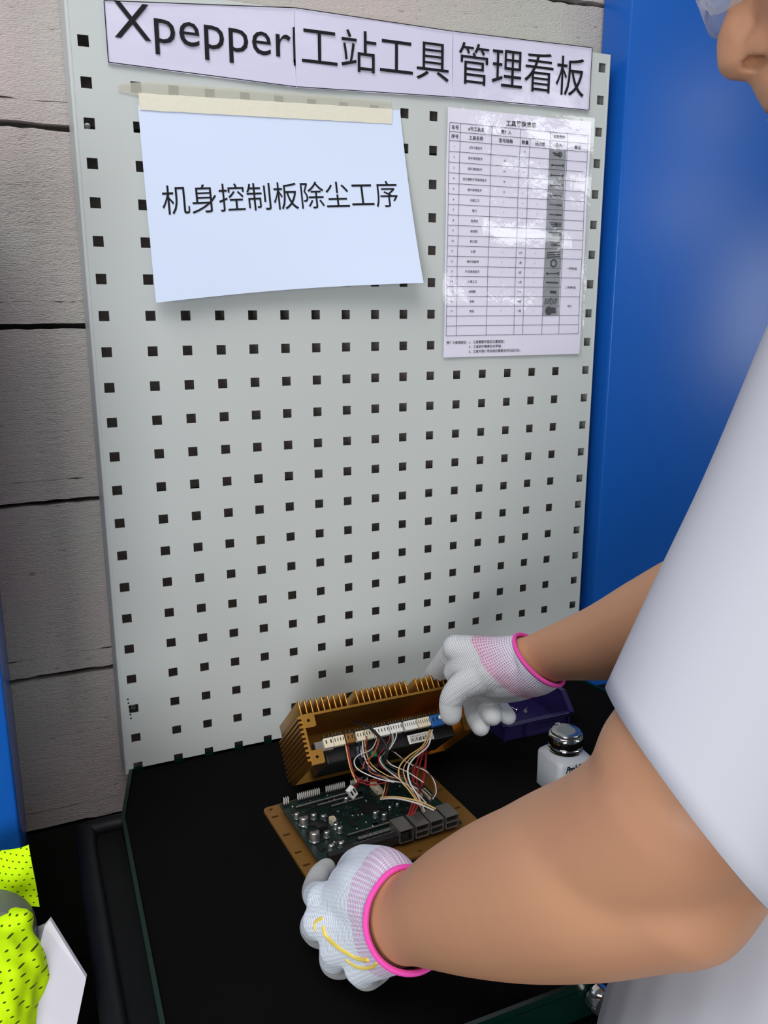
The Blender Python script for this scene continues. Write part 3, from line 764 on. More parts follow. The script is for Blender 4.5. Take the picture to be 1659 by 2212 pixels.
# wires: one mesh each, plugged into the housing's board
WM = {}
def wire_mat(n, c):
    if n not in WM: WM[n] = mat('wire_' + n, c, 0.42, spec=0.4)
    return WM[n]
C_ = {'red': rgb(150, 30, 34), 'white': rgb(214, 208, 204), 'yellow': rgb(206, 172, 108), 'black': rgb(20, 20, 22), 'orange': rgb(176, 84, 44), 'green': rgb(22, 74, 58), 'brown': rgb(98, 60, 44), 'blue': rgb(30, 44, 84)}
hinv = (Matrix.Translation(hb.location) @ Matrix.Rotation(R(-42), 4, 'X')).inverted()
def wire(pts, col, r=0.0008, name='wire'):
    bm = NB(); tube(bm, [tuple(hinv @ Vector(p)) for p in pts], r * 0.86, n=7, sub=7)
    return obj(name, bm, wire_mat(col, C_[col]), hb, smooth=True, angle=0)
WIRES = [
 ('red', 0.0009, [(0.1584, -0.1633, 0.9393), (0.1566, -0.1731, 0.9282), (0.1554, -0.1827, 0.9182), (0.1550, -0.1929, 0.9074), (0.1623, -0.2045, 0.9041), (0.1708, -0.2152, 0.9063), (0.1930, -0.2301, 0.9157)]),
 ('red', 0.0008, [(0.1605, -0.1622, 0.9389), (0.1582, -0.1718, 0.9283), (0.1569, -0.1817, 0.9190), (0.1570, -0.1923, 0.9088), (0.1650, -0.2046, 0.9057), (0.1763, -0.2162, 0.9105), (0.1979, -0.2312, 0.9201)]),
 ('yellow', 0.0008, [(0.1564, -0.1626, 0.9388), (0.1545, -0.1729, 0.9342), (0.1525, -0.1835, 0.9277), (0.1511, -0.1950, 0.9195), (0.1527, -0.2082, 0.9096)]),
 ('blue', 0.0009, [(0.1761, -0.1597, 0.9405), (0.1665, -0.1826, 0.9263), (0.1649, -0.2022, 0.9207), (0.1782, -0.2219, 0.9148), (0.1925, -0.2359, 0.9141)]),
 ('black', 0.0009, [(0.1775, -0.1604, 0.9400), (0.1672, -0.1838, 0.9290), (0.1658, -0.2042, 0.9232), (0.1797, -0.2233, 0.9180), (0.1987, -0.2390, 0.9132)]),
 ('white', 0.0009, [(0.1793, -0.1615, 0.9390), (0.1708, -0.1845, 0.9291), (0.1695, -0.2057, 0.9226), (0.1812, -0.2262, 0.9159), (0.1951, -0.2395, 0.9154), (0.2074, -0.2493, 0.9102)]),
 ('yellow', 0.0007, [(0.1820, -0.1604, 0.9390), (0.1731, -0.1856, 0.9319), (0.1711, -0.2070, 0.9257), (0.1814, -0.2246, 0.9199), (0.1937, -0.2355, 0.9180)]),
 ('red', 0.0007, [(0.1844, -0.1615, 0.9390), (0.1728, -0.1889, 0.9416), (0.1641, -0.2045, 0.9426)]),
 ('white', 0.0008, [(0.1979, -0.1633, 0.9335), (0.1821, -0.1814, 0.9289), (0.1615, -0.1924, 0.9314), (0.1520, -0.2038, 0.9312), (0.1533, -0.2149, 0.9275), (0.1677, -0.2273, 0.9215), (0.1835, -0.2366, 0.9178)]),
 ('orange', 0.0008, [(0.1989, -0.1635, 0.9345), (0.1846, -0.1874, 0.9314), (0.1693, -0.2037, 0.9288), (0.1656, -0.2161, 0.9230), (0.1786, -0.2282, 0.9199)]),
 ('orange', 0.0007, [(0.2008, -0.1631, 0.9351), (0.1862, -0.1887, 0.9351), (0.1716, -0.2059, 0.9350), (0.1606, -0.2129, 0.9346), (0.1570, -0.2161, 0.9295)]),
 ('green', 0.0008, [(0.2124, -0.1619, 0.9378), (0.2049, -0.1847, 0.9368), (0.1916, -0.2016, 0.9371), (0.1795, -0.2141, 0.9363), (0.1788, -0.2267, 0.9316), (0.1888, -0.2391, 0.9255), (0.2014, -0.2513, 0.9139)]),
 ('white', 0.0008, [(0.2143, -0.1627, 0.9378), (0.2072, -0.1834, 0.9357), (0.1938, -0.1992, 0.9336), (0.1795, -0.2103, 0.9332), (0.1782, -0.2231, 0.9303), (0.1876, -0.2371, 0.9225), (0.2030, -0.2514, 0.9092), (0.2107, -0.2592, 0.8997)]),
 ('black', 0.0008, [(0.2163, -0.1635, 0.9383), (0.2090, -0.1831, 0.9363), (0.1964, -0.1984, 0.9343), (0.1846, -0.2099, 0.9351), (0.1832, -0.2228, 0.9312), (0.1956, -0.2383, 0.9245), (0.2092, -0.2533, 0.9087), (0.2154, -0.2618, 0.8978)]),
 ('red', 0.0008, [(0.2113, -0.1605, 0.9368), (0.2050, -0.1796, 0.9365), (0.1928, -0.1941, 0.9352), (0.1801, -0.2052, 0.9326), (0.1780, -0.2175, 0.9274), (0.1863, -0.2303, 0.9235), (0.1987, -0.2434, 0.9178)]),
 ('white', 0.0008, [(0.2187, -0.1634, 0.9383), (0.2118, -0.1822, 0.9386), (0.1994, -0.1969, 0.9363), (0.1878, -0.2076, 0.9343), (0.1871, -0.2191, 0.9295), (0.2013, -0.2333, 0.9238), (0.2142, -0.2453, 0.9151)]),
 ('yellow', 0.0010, [(0.2594, -0.1712, 0.9304), (0.2375, -0.1983, 0.9295), (0.2099, -0.2175, 0.9321), (0.1918, -0.2336, 0.9322), (0.1859, -0.2476, 0.9271), (0.1910, -0.2594, 0.9189), (0.1990, -0.2696, 0.9045)]),
 ('white', 0.0011, [(0.2623, -0.1725, 0.9304), (0.2413, -0.2023, 0.9295), (0.2138, -0.2232, 0.9319), (0.1981, -0.2410, 0.9319), (0.1939, -0.2555, 0.9252), (0.1980, -0.2659, 0.9144), (0.2025, -0.2724, 0.8998)]),
 ('yellow', 0.0007, [(0.2608, -0.1719, 0.9304), (0.2404, -0.1994, 0.9305), (0.2125, -0.2190, 0.9306), (0.1957, -0.2358, 0.9308), (0.1918, -0.2511, 0.9238), (0.1965, -0.2636, 0.9124), (0.2011, -0.2720, 0.8989)]),
 ('red', 0.0010, [(0.2487, -0.1854, 0.9228), (0.2272, -0.2077, 0.9207), (0.2096, -0.2278, 0.9143), (0.2056, -0.2463, 0.9057), (0.1970, -0.2541, 0.8992), (0.1906, -0.2584, 0.8903)]),
 ('red', 0.0010, [(0.2470, -0.1855, 0.9197), (0.2299, -0.2091, 0.9197), (0.2139, -0.2302, 0.9123), (0.2087, -0.2477, 0.9057), (0.1995, -0.2555, 0.8982), (0.1933, -0.2596, 0.8903)]),
 ('red', 0.0010, [(0.2472, -0.1861, 0.9177), (0.2341, -0.2123, 0.9147), (0.2199, -0.2342, 0.9075), (0.2085, -0.2481, 0.9038), (0.2021, -0.2569, 0.8973), (0.1960, -0.2606, 0.8912)]),
 ('red', 0.0009, [(0.2461, -0.1848, 0.9207), (0.2259, -0.2058, 0.9132), (0.2126, -0.2263, 0.9049), (0.2085, -0.2437, 0.9001), (0.1993, -0.2527, 0.8956), (0.1919, -0.2592, 0.8893)]),
 ('red', 0.0009, [(0.2475, -0.1868, 0.9156), (0.2329, -0.2103, 0.9082), (0.2185, -0.2302, 0.9000), (0.2083, -0.2442, 0.8982), (0.2014, -0.2539, 0.8946), (0.1946, -0.2602, 0.8903)]),
 ('yellow', 0.0008, [(0.1851, -0.2125, 0.9052), (0.1807, -0.2200, 0.9015), (0.1748, -0.2270, 0.8970)]),
 ('red', 0.0008, [(0.1878, -0.2139, 0.9047), (0.1834, -0.2212, 0.9015), (0.1776, -0.2280, 0.8979)]),
 ('yellow', 0.0011, [(0.1704, -0.2321, 0.9004), (0.1749, -0.2495, 0.9099), (0.1825, -0.2639, 0.9151), (0.1971, -0.2754, 0.9132), (0.2099, -0.2819, 0.9062)]),
 ('white', 0.0010, [(0.1695, -0.2341, 0.8996), (0.1740, -0.2515, 0.9096), (0.1816, -0.2660, 0.9144), (0.1952, -0.2771, 0.9120), (0.2072, -0.2830, 0.9059)]),
 ('white', 0.0007, [(0.2083, -0.1849, 0.9207), (0.2167, -0.2058, 0.9154), (0.2270, -0.2263, 0.9149), (0.2284, -0.2436, 0.9117), (0.2232, -0.2581, 0.9079), (0.2136, -0.2692, 0.9091)]),
 ('brown', 0.0007, [(0.2063, -0.1816, 0.9212), (0.2158, -0.2029, 0.9163), (0.2271, -0.2239, 0.9158), (0.2276, -0.2407, 0.9125), (0.2225, -0.2553, 0.9087), (0.2121, -0.2671, 0.9061)]),
 ('black', 0.0008, [(0.2067, -0.2009, 0.9003), (0.2122, -0.2248, 0.9042), (0.2143, -0.2475, 0.9074), (0.2156, -0.2706, 0.9072)]),
 ('brown', 0.0007, [(0.1646, -0.1786, 0.8926), (0.1765, -0.1980, 0.8992), (0.1911, -0.2151, 0.9119), (0.2034, -0.2289, 0.9231), (0.2098, -0.2383, 0.9342)]),
 ('orange', 0.0007, [(0.1788, -0.1849, 0.8926), (0.1894, -0.2067, 0.9066), (0.1993, -0.2261, 0.9137), (0.2077, -0.2430, 0.9132)]),
]
for col, r, pts in WIRES: wire(pts, col, r)
o = wire([(0.1758, -0.1466, 0.9469), (0.1797, -0.1754, 0.9542), (0.1824, -0.2000, 0.9533), (0.1850, -0.2151, 0.9482), (0.1828, -0.2178, 0.9364), (0.1738, -0.2082, 0.9201), (0.1632, -0.1930, 0.8997)], 'black', 0.0021, 'sleeved_cable')
wire([(0.1633, -0.1927, 0.9007), (0.1550, -0.2009, 0.9028), (0.1472, -0.2095, 0.9040)], 'red', 0.0008)
wire([(0.1653, -0.1918, 0.8992), (0.1561, -0.2008, 0.9008), (0.1485, -0.2103, 0.9030)], 'red', 0.0008)
bm = NB(); box(bm, -0.0042, 0.0042, -0.003, 0.003, -0.006, 0.006, bevel=0.0006); box(bm, -0.003, -0.001, -0.0032, -0.002, -0.002, 0.004, mi=1); box(bm, 0.001, 0.003, -0.0032, -0.002, -0.002, 0.004, mi=1)
pg = obj('plug', bm, [M['white_plastic'], M['chip']], hb)
pg.matrix_local = hinv @ Matrix.Translation((0.1461, -0.2109, 0.9011)) @ Matrix.Rotation(R(-28), 4, 'Y') @ Matrix.Rotation(R(20), 4, 'Z')
bm = NB(); tube(bm, [(0.155, 0.012, -0.036), (0.163, 0.006, -0.034), (0.170, 0.004, -0.032)], 0.0035, n=10, sub=4); obj('shrink_sleeve', bm, M['white_plastic'], hb, smooth=True)

# ================================================================== gold base plate with the main circuit board
bp = thing('mainboard_unit', 'gold base plate carrying a green circuit board with four ports', 'circuit board', (0.0728, -0.2957, 0.8600), (0, 0, R(2.96)))
PW, PD = 0.2030, 0.1520
hl = []
def slot(cx, cy, l, w, a):
    return [(cx + (l / 2 - w / 2) * s * math.cos(a) + w / 2 * math.cos(t + a) , cy + (l / 2 - w / 2) * s * math.sin(a) + w / 2 * math.sin(t + a)) for s, ts in ((1, (-90, -45, 0, 45, 90)), (-1, (90, 135, 180, 225, 270))) for t in map(R, ts)]
for f in (0.10, 0.25, 0.40, 0.62, 0.86): hl.append(slot(0.0075, PD * f, 0.0085, 0.0032, 0.0))
for f in (0.10, 0.36, 0.62): hl.append(slot(PW - 0.008, PD * f, 0.0085, 0.0032, 0.0))
for (hx, hy) in ((0.008, PD - 0.006), (PW - 0.012, PD - 0.008), (0.045, 0.006), (0.12, 0.006), (PW - 0.02, 0.006)): hl.append([(hx + 0.002 * math.cos(2 * math.pi * i / 12), hy + 0.002 * math.sin(2 * math.pi * i / 12)) for i in range(12)])
bm = NB(); slab(bm, rrect(0, PW, 0, PD, 0.006), hl, 0.003, 0.0); obj('plate', bm, M['gold_dark'], bp)
BX0, BX1, BY0, BY1, BZ = 0.0165, 0.1795, 0.0205, 0.1415, 0.0095
bm = NB(); box(bm, BX0, BX1, BY0, BY1, BZ - 0.0016, BZ)
cb = obj('circuit_board', bm, M['pcb'], bp)
for hx in (BX0 + 0.005, BX1 - 0.005):
    for hy in (BY0 + 0.005, BY1 - 0.005):
        bm = NB(); lathe(bm, [(0, 0.003), (0.0028, 0.003), (0.0028, BZ - 0.0016), (0, BZ - 0.0016)], c=(hx, hy, 0), n=6); obj('standoff', bm, M['steel'], bp)
bw, bd = BX1 - BX0, BY1 - BY0
def B(a, c): return BX0 + bw * a, BY0 + bd * c       # a along the front edge, c towards the back
def cap(a, c, r, h):
    x, y = B(a, c); bm = NB()
    lathe(bm, [(r * 1.08, 0), (r * 1.08, 0.0012), (r, 0.0013), (r, h * 0.16), (r * 0.94, h * 0.2), (r, h * 0.26), (r, h - 0.0006), (r - 0.0006, h), (0, h)], n=22, mi=0)
    o = obj('capacitor', bm, [M['silver'], M['chip']], cb, smooth=True)
    for p in o.data.polygons:
        if p.center.z < 0.0012: p.material_index = 1
        elif p.center.z > h - 0.0004 and p.center.y > 0.1 * r and r > 0.0028: p.material_index = 1
    o.location = (x, y, BZ)
for x, y, r, h in [(.0237,.1068,.003,.0075),(.0262,.0923,.0048,.0105),(.0399,.0976,.0032,.0075),(.0482,.0905,.0032,.0078),(.026,.0616,.0052,.0115),(.0396,.0617,.0032,.0078),(.0539,.0708,.003,.0075),(.055,.0629,.0032,.0078),(.0353,.0396,.0034,.0075),(.046,.0393,.0034,.0075),(.0842,.1107,.003,.0075),(.1006,.0706,.0031,.0078),(.1076,.0632,.0031,.0078),(.1209,.0759,.002,.005),(.1308,.0773,.002,.005)]:
    cap((x - BX0) / bw, (y - BY0) / bd, r, h)
# headers with pins along the back edge
def header(a0, a1, c, rows, base_h, pin_h, pitch=0.0022):
    x0, y = B(a0, c); x1, _ = B(a1, c); bm = NB()
    box(bm, x0, x1, y - 0.0013 * rows, y + 0.0013 * rows, BZ, BZ + base_h, mi=0)
    n = int((x1 - x0) / pitch)
    for k in range(n):
        for q in range(rows):
            xx = x0 + (k + 0.5) * (x1 - x0) / n; yy = y + (q - (rows - 1) / 2) * 0.0022
            box(bm, xx - pitch * 0.16, xx + pitch * 0.16, yy - pitch * 0.16, yy + pitch * 0.16, BZ + base_h, BZ + base_h + pin_h, mi=1)
    return obj('pin_header', bm, [M['chip'], M['pin']], cb)
header(0.015, 0.06, 0.955, 2, 0.0025, 0.0075); header(0.12, 0.29, 0.965, 2, 0.0025, 0.0070); header(0.33, 0.48, 0.965, 2, 0.0025, 0.0065); header(0.52, 0.66, 0.965, 2, 0.0025, 0.0055)
header(0.22, 0.50, 0.80, 1, 0.0020, 0.0012, 0.0012); header(0.08, 0.46, 0.86, 1, 0.0020, 0.0012, 0.0012); header(0.30, 0.54, 0.73, 1, 0.0020, 0.0012, 0.0012)
header(0.30, 0.60, 0.16, 2, 0.0035, 0.0012, 0.0014); header(0.26, 0.62, 0.26, 1, 0.0025, 0.0012, 0.0012); header(0.24, 0.62, 0.08, 2, 0.0050, 0.0012, 0.0014)
bm = NB(); x0, y0 = B(0.05, -0.01); x1, y1 = B(0.60, 0.055); box(bm, x0, x1, y0, y1, BZ, BZ + 0.0095, bevel=0.0008); obj('card_slot', bm, M['chip'], cb)
bm = NB(); x0, y0 = B(0.47, 0.50); box(bm, x0, x0 + 0.020, y0, y0 + 0.018, BZ, BZ + 0.0015); obj('processor', bm, M['chip'], cb)
bm = NB(); x0, y0 = B(0.10, 0.42); box(bm, x0, x0 + 0.012, y0, y0 + 0.012, BZ, BZ + 0.008, bevel=0.002); obj('inductor', bm, M['chip'], cb, smooth=True)
bm = NB()
rn = random.Random(11)
for k in range(330):
    a, c = rn.uniform(0.03, 0.97), rn.uniform(0.06, 0.93); x, y = B(a, c)
    w, d, h = rn.choice(((0.0016, 0.0008, 0.0006), (0.001, 0.002, 0.0008), (0.003, 0.003, 0.001), (0.0045, 0.003, 0.0012), (0.006, 0.005, 0.0014), (0.0012, 0.0007, 0.0006)))
    box(bm, x, min(x + w, BX1), y, min(y + d, BY1), BZ, BZ + h, mi=0 if w > 0.0025 else rn.choice((0, 1, 1, 2)))
o = obj('small_component', bm, [M['chip'], M['silver'], M['ivory']], cb); o['kind'] = 'stuff'
def port(a0, a1, kind):
    x0, y0 = B(a0, -0.03); x1, _ = B(a1, 0); h = 0.0145; d = 0.0235
    bm = NB(); t_ = 0.0008
    box(bm, x0, x1, y0, y0 + d, BZ + h - t_, BZ + h); box(bm, x0, x0 + t_, y0, y0 + d, BZ, BZ + h - t_); box(bm, x1 - t_, x1, y0, y0 + d, BZ, BZ + h - t_)
    box(bm, x0, x1, y0, y0 + d, BZ, BZ + t_); box(bm, x0 + t_, x1 - t_, y0 + 0.012, y0 + d, BZ + t_, BZ + h - t_, mi=1)
    if kind == 'usb':
        box(bm, x0 + t_, x1 - t_, y0 + 0.0002, y0 + 0.012, BZ + h / 2 - 0.0009, BZ + h / 2 + 0.0009)
        for zz in (0.28, 0.76): box(bm, x0 + 0.0025, x1 - 0.0025, y0 + 0.001, y0 + 0.012, BZ + h * zz - 0.0009, BZ + h * zz + 0.0009, mi=1)
    else:
        box(bm, x0 + t_, x1 - t_, y0 + 0.0002, y0 + 0.004, BZ + t_, BZ + 0.0025, mi=1); box(bm, x0 + t_, x0 + 0.003, y0 + 0.0004, y0 + 0.004, BZ + 0.0025, BZ + 0.0055, mi=1)
        box(bm, x1 - 0.003, x1 - t_, y0 + 0.0004, y0 + 0.004, BZ + 0.0025, BZ + 0.0055, mi=1)
    o = obj('network_port' if kind != 'usb' else 'usb_port', bm, [M['port'], M['hole']], cb); return o
for xa, xb, kd in ((0.1020, 0.1180, 'rj'), (0.1212, 0.1370, 'usb'), (0.1388, 0.1546, 'usb'), (0.1572, 0.1730, 'usb')):
    port((xa - BX0) / bw, (xb - BX0) / bw, kd)
def small_socket(a, c, w, d, h, rz=0.0):
    x, y = B(a, c); bm = NB()
    box(bm, -w / 2, w / 2, -d / 2, -d / 2 + 0.0008, 0, h); box(bm, -w / 2, w / 2, d / 2 - 0.0008, d / 2, 0, h); box(bm, -w / 2, -w / 2 + 0.0008, -d / 2, d / 2, 0, h); box(bm, w / 2 - 0.0008, w / 2, -d / 2, d / 2, 0, h)
    box(bm, -w / 2, w / 2, -d / 2, d / 2, 0, 0.001)
    o = obj('socket', bm, M['ivory'], cb); o.location = (x, y, BZ); o.rotation_euler = (0, 0, rz); return o
small_socket(0.665, 0.80, 0.0075, 0.020, 0.0058); small_socket(0.235, 0.50, 0.006, 0.008, 0.007); small_socket(0.94, 0.50, 0.005, 0.016, 0.006); small_socket(0.90, 0.56, 0.005, 0.014, 0.006)

# ================================================================== purple parts bin and the screws in it
pb = thing('parts_bin', 'dark purple open plastic parts bin behind the bottle', 'storage bin', (0.4440, -0.0720, TT))
hw, hd, zf, zt_, ys, t_ = 0.0500, 0.0480, 0.0210, 0.0430, -0.030, 0.0022     # half sizes, low front and high side heights, where the side steps up
bm = NB()
def prism(bm, poly, axis, a, b):
    """polygon in two axes pushed along the third between a and b"""
    mk = {'x': lambda p, t: (t, p[0], p[1]), 'y': lambda p, t: (p[0], t, p[1])}[axis]
    A = [bm.verts.new(mk(p, a)) for p in poly]; Bv = [bm.verts.new(mk(p, b)) for p in poly]
    bm.faces.new(A); bm.faces.new(list(reversed(Bv)))
    for i in range(len(poly)): bm.faces.new((A[i], Bv[i], Bv[(i + 1) % len(poly)], A[(i + 1) % len(poly)]))
box(bm, -hw, hw, -hd, hd, 0, t_); box(bm, -hw, hw, -hd, -hd + t_, t_, zf); box(bm, -hw, hw, hd - t_, hd, t_, zt_)
side = [(-hd + t_, t_), (hd - t_, t_), (hd - t_, zt_), (ys, zt_), (-hd + t_, zf)]
prism(bm, side, 'x', -hw, -hw + t_); prism(bm, side, 'x', hw - t_, hw)
obj('tray', bm, M['purple'], pb)
bm = NB(); e_ = 0.005
box(bm, -hw - e_, hw + e_, -hd - e_, -hd + t_, zf - 0.0005, zf + 0.0025, bevel=0.0008); box(bm, -hw - e_, hw + e_, hd - t_, hd + e_, zt_ - 0.0005, zt_ + 0.0025, bevel=0.0008)
for s in (-1, 1):
    xa, xb = sorted((s * (hw - t_), s * (hw + e_)))
    prism(bm, [(-hd - e_, zf - 0.0005), (-hd + 0.002, zf - 0.0005), (ys, zt_ - 0.0008), (hd, zt_ - 0.0008), (hd, zt_ + 0.0025), (ys - 0.0015, zt_ + 0.0025), (-hd - e_, zf + 0.0028)], 'x', xa, xb)
obj('rolled_rim', bm, M['purple'], pb)
bm = NB()
for x in (-hw, -hw * 0.36, hw * 0.98): box(bm, x - 0.0012, x + 0.0012, -hd - 0.0032, -hd, 0.0006, zf)
box(bm, -hw * 0.36, hw, -hd - 0.0032, -hd, 0.0006, 0.0034); box(bm, -hw * 0.36, hw, -hd - 0.0032, -hd, zf - 0.004, zf - 0.001)
obj('front_ribs', bm, M['purple'], pb)
for k, (x, y, rz, lb) in enumerate(((0.0165, 0.004, 40, 'small steel screw in the purple bin, nearer the bottle'), (0.0075, 0.010, 115, 'small steel screw in the purple bin, nearer the gloved fingers'))):
    bm = NB(); lathe(bm, [(0, 0), (0.0028, 0), (0.0030, 0.0012), (0.0022, 0.0024), (0.0012, 0.0024), (0.0012, 0.010), (0, 0.0105)], n=14)
    s_ = tag(obj('screw', bm, M['chrome'], smooth=True), lb, 'screw', 'loose screws in the purple bin')
    s_.matrix_world = Matrix.Translation(Vector((0.4440, -0.0720, TT + t_ + 0.0030))) @ Matrix.Translation((x, y, 0)) @ Matrix.Rotation(R(rz), 4, 'Z') @ Matrix.Rotation(R(82), 4, 'Y')

# ================================================================== solvent bottle
bt = thing('solvent_bottle', 'square frosted plastic bottle with a chrome pump cap, beside the purple bin', 'bottle', (0.3994, -0.2415, TT))
bm = NB(); s_ = 0.0237
prof = [(s_ - 0.0025, 0.006, 0.0), (s_, 0.006, 0.0025), (s_, 0.006, 0.0425), (s_ - 0.0006, 0.0065, 0.0450), (s_ - 0.0022, 0.008, 0.0468), (0.0195, 0.012, 0.0492), (0.0175, 0.0165, 0.0505), (0.0165, 0.016, 0.0515), (0.0165, 0.016, 0.055)]
rg = [[bm.verts.new((x, y, z)) for x, y in rrect(-s, s, -s, s, r, 6)] for s, r, z in prof]
for a, b in zip(rg, rg[1:]):
    for i in range(len(a)): bm.faces.new((a[i], a[(i + 1) % len(a)], b[(i + 1) % len(a)], b[i]))
bm.faces.new(rg[0]); bm.faces.new(rg[-1])
obj('body', bm, M['bottle'], bt, smooth=True, angle=60)
bm = NB(); lathe(bm, [(0, 0.0508), (0.0192, 0.0508), (0.0198, 0.0512), (0.0198, 0.0526), (0.0188, 0.0532), (0.0188, 0.0542), (0.0200, 0.0550), (0.0200, 0.0564), (0.0192, 0.0574), (0.0200, 0.0596), (0.0203, 0.0640), (0.0200, 0.0682), (0.0190, 0.0710), (0.0176, 0.0718), (0.0174, 0.0704), (0, 0.0704)], n=48)
cp = obj('pump_cap', bm, M['chrome'], bt, smooth=True, angle=50)
bm = NB(); lathe(bm, [(0, 0.0706), (0.0164, 0.0706), (0.0170, 0.0716), (0.0168, 0.0738), (0.0158, 0.0745), (0.010, 0.0742), (0, 0.0739)], n=48)
box(bm, -0.0034, 0.0034, 0.0148, 0.0182, 0.0720, 0.0752, bevel=0.0006)
obj('press_plate', bm, M['steel'], cp, smooth=True, angle=50)
bm = NB(); write(bm, "Pro'sKit", lambda x, z: (x, -s_ - 0.0002, z), -0.0145, 0.0110, 0.0345, 0.0432, 0.05)
for v in bm.verts: v.co.x += (v.co.z - 0.037) * 0.22
obj('lettering', bm, M['ink'], bt)

# ================================================================== chair, vest and white sheet at the lower left
ch = thing('plastic_chair', 'grey plastic chair whose back carries the yellow vest', 'chair', (-0.33, -0.332, 0.0))
bm = NB(); slab(bm, rrect(-0.20, 0.158, 0.50, 0.944, 0.045, 8), [], 0.030)
for v in bm.verts: v.co = (v.co.x, v.co.z + 0.015 + 0.03 * (v.co.x / 0.2) ** 2 * 0.3, v.co.y)
o = obj('backrest', bm, M['grey_plastic'], ch, smooth=True)
md = o.modifiers.new('b', 'BEVEL'); md.width = 0.010; md.segments = 4; md.limit_method = 'ANGLE'
bm = NB(); box(bm, -0.20, 0.158, -0.36, 0.02, 0.43, 0.452, bevel=0.010); obj('seat', bm, M['grey_plastic'], ch, smooth=True)
for lx in (-0.18, 0.14):
    for ly in (-0.335, 0.0):
        bm = NB(); tube(bm, [(lx, ly, 0.011), (lx, ly, 0.435)], 0.011, n=10, sub=1); obj('leg', bm, M['dark_tube'], ch, smooth=True)
for lx in (-0.12, 0.08):
    bm = NB(); box(bm, lx - 0.012, lx + 0.012, 0.012, 0.026, 0.43, 0.52); obj('back_support', bm, M['dark_tube'], ch)

bm = NB()
def cloth(bm, fn, nu, nv, th):
    G = [[bm.verts.new(fn(i / nu, k / nv)) for i in range(nu + 1)] for k in range(nv + 1)]
    fs = [bm.faces.new((G[k][i], G[k][i + 1], G[k + 1][i + 1], G[k + 1][i])) for k in range(nv) for i in range(nu)]
    for f in fs: f.normal_update()
    r = bmesh.ops.extrude_face_region(bm, geom=fs)
    nv_ = [v for v in r['geom'] if isinstance(v, bmesh.types.BMVert)]
    bmesh.ops.translate(bm, verts=nv_, vec=(0, th, 0))
VA, VB, VC, VD = [Vector(p) for p in [(-0.2886, -0.2346, 0.9404), (-0.1717, -0.2715, 0.9673), (-0.1686, -0.2847, 0.9105), (-0.2925, -0.2434, 0.9009)]]
def flap(a, c):
    p = VA.lerp(VB, a).lerp(VD.lerp(VC, a), c)
    w = 0.005 * math.sin(a * 11 + c * 4) + 0.004 * noise.noise(p * 25)
    p += Vector((0, w, 0)); p.z -= 0.010 * math.sin(math.pi * a) * (1 - c) * 0.6
    return p
cloth(bm, flap, 24, 14, 0.003)
bm2 = NB()
tube(bm2, [(-0.2597, -0.2584, 0.8783), (-0.2218, -0.2929, 0.8968), (-0.1958, -0.3108, 0.9150), (-0.1856, -0.3134, 0.9223)], [0.05, 0.04, 0.026, 0.014], n=16, sub=5)
tube(bm2, [(-0.1921, -0.3115, 0.9187), (-0.1888, -0.3224, 0.9042), (-0.1857, -0.3333, 0.8900), (-0.1933, -0.3447, 0.8765), (-0.2089, -0.3553, 0.8532)], [0.014, 0.021, 0.020, 0.022, 0.03], n=16, sub=5)
tube(bm2, [(-0.2291, -0.2906, 0.8931), (-0.2119, -0.3216, 0.8900), (-0.2252, -0.3480, 0.8532)], [0.04, 0.045, 0.05], n=16, sub=5)
tube(bm2, [(-0.1894, -0.3146, 0.9114), (-0.1799, -0.3087, 0.9071)], [0.012, 0.009], n=12, sub=4)
fz_ = fuse(bm2, 0.003, 3)
for v in fz_.verts:
    nrm = v.normal.copy() if v.normal.length else Vector((0, 0, 1))
    v.co += nrm * (0.0045 * noise.noise(v.co * 38) + 0.0025 * noise.noise(v.co * 90))
me_t = bpy.data.meshes.new('t'); fz_.to_mesh(me_t); fz_.free(); bm.from_mesh(me_t); bpy.data.meshes.remove(me_t)
tag(obj('safety_vest', bm, M['vest'], smooth=True, angle=60), 'fluorescent yellow mesh safety vest draped over the grey chair back', 'vest')

bm = NB()
SH = [(-0.1660, -0.3130, 0.9145), (-0.1613, -0.3118, 0.9182), (-0.1391, -0.3451, 0.8809), (-0.1526, -0.3712, 0.8535), (-0.1683, -0.4058, 0.8162), (-0.2024, -0.3994, 0.8255), (-0.1826, -0.3495, 0.8851)]
vs = [bm.verts.new(p) for p in SH]; f = bm.faces.new(vs)
bmesh.ops.triangulate(bm, faces=[f])
r = bmesh.ops.extrude_face_region(bm, geom=bm.faces[:]); bmesh.ops.translate(bm, verts=[v for v in r['geom'] if isinstance(v, bmesh.types.BMVert)], vec=(0.001, 0.004, 0))
sh_ = [bm.verts.new(p) for p in [(-0.1721, -0.2868, 0.8968), (-0.1643, -0.3110, 0.9160), (-0.1810, -0.3493, 0.8800), (-0.1877, -0.3188, 0.8563)]]
bm.faces.new(sh_)
tag(obj('card_sheet', bm, M['card']), 'folded white card sheet sticking up below the yellow vest', 'card')

# ================================================================== the person
def hand(bm, chains, d=0.0):
    for pts, rad in chains: tube(bm, pts, [max(r + d, 0.004) for r in rad], n=14, sub=5)

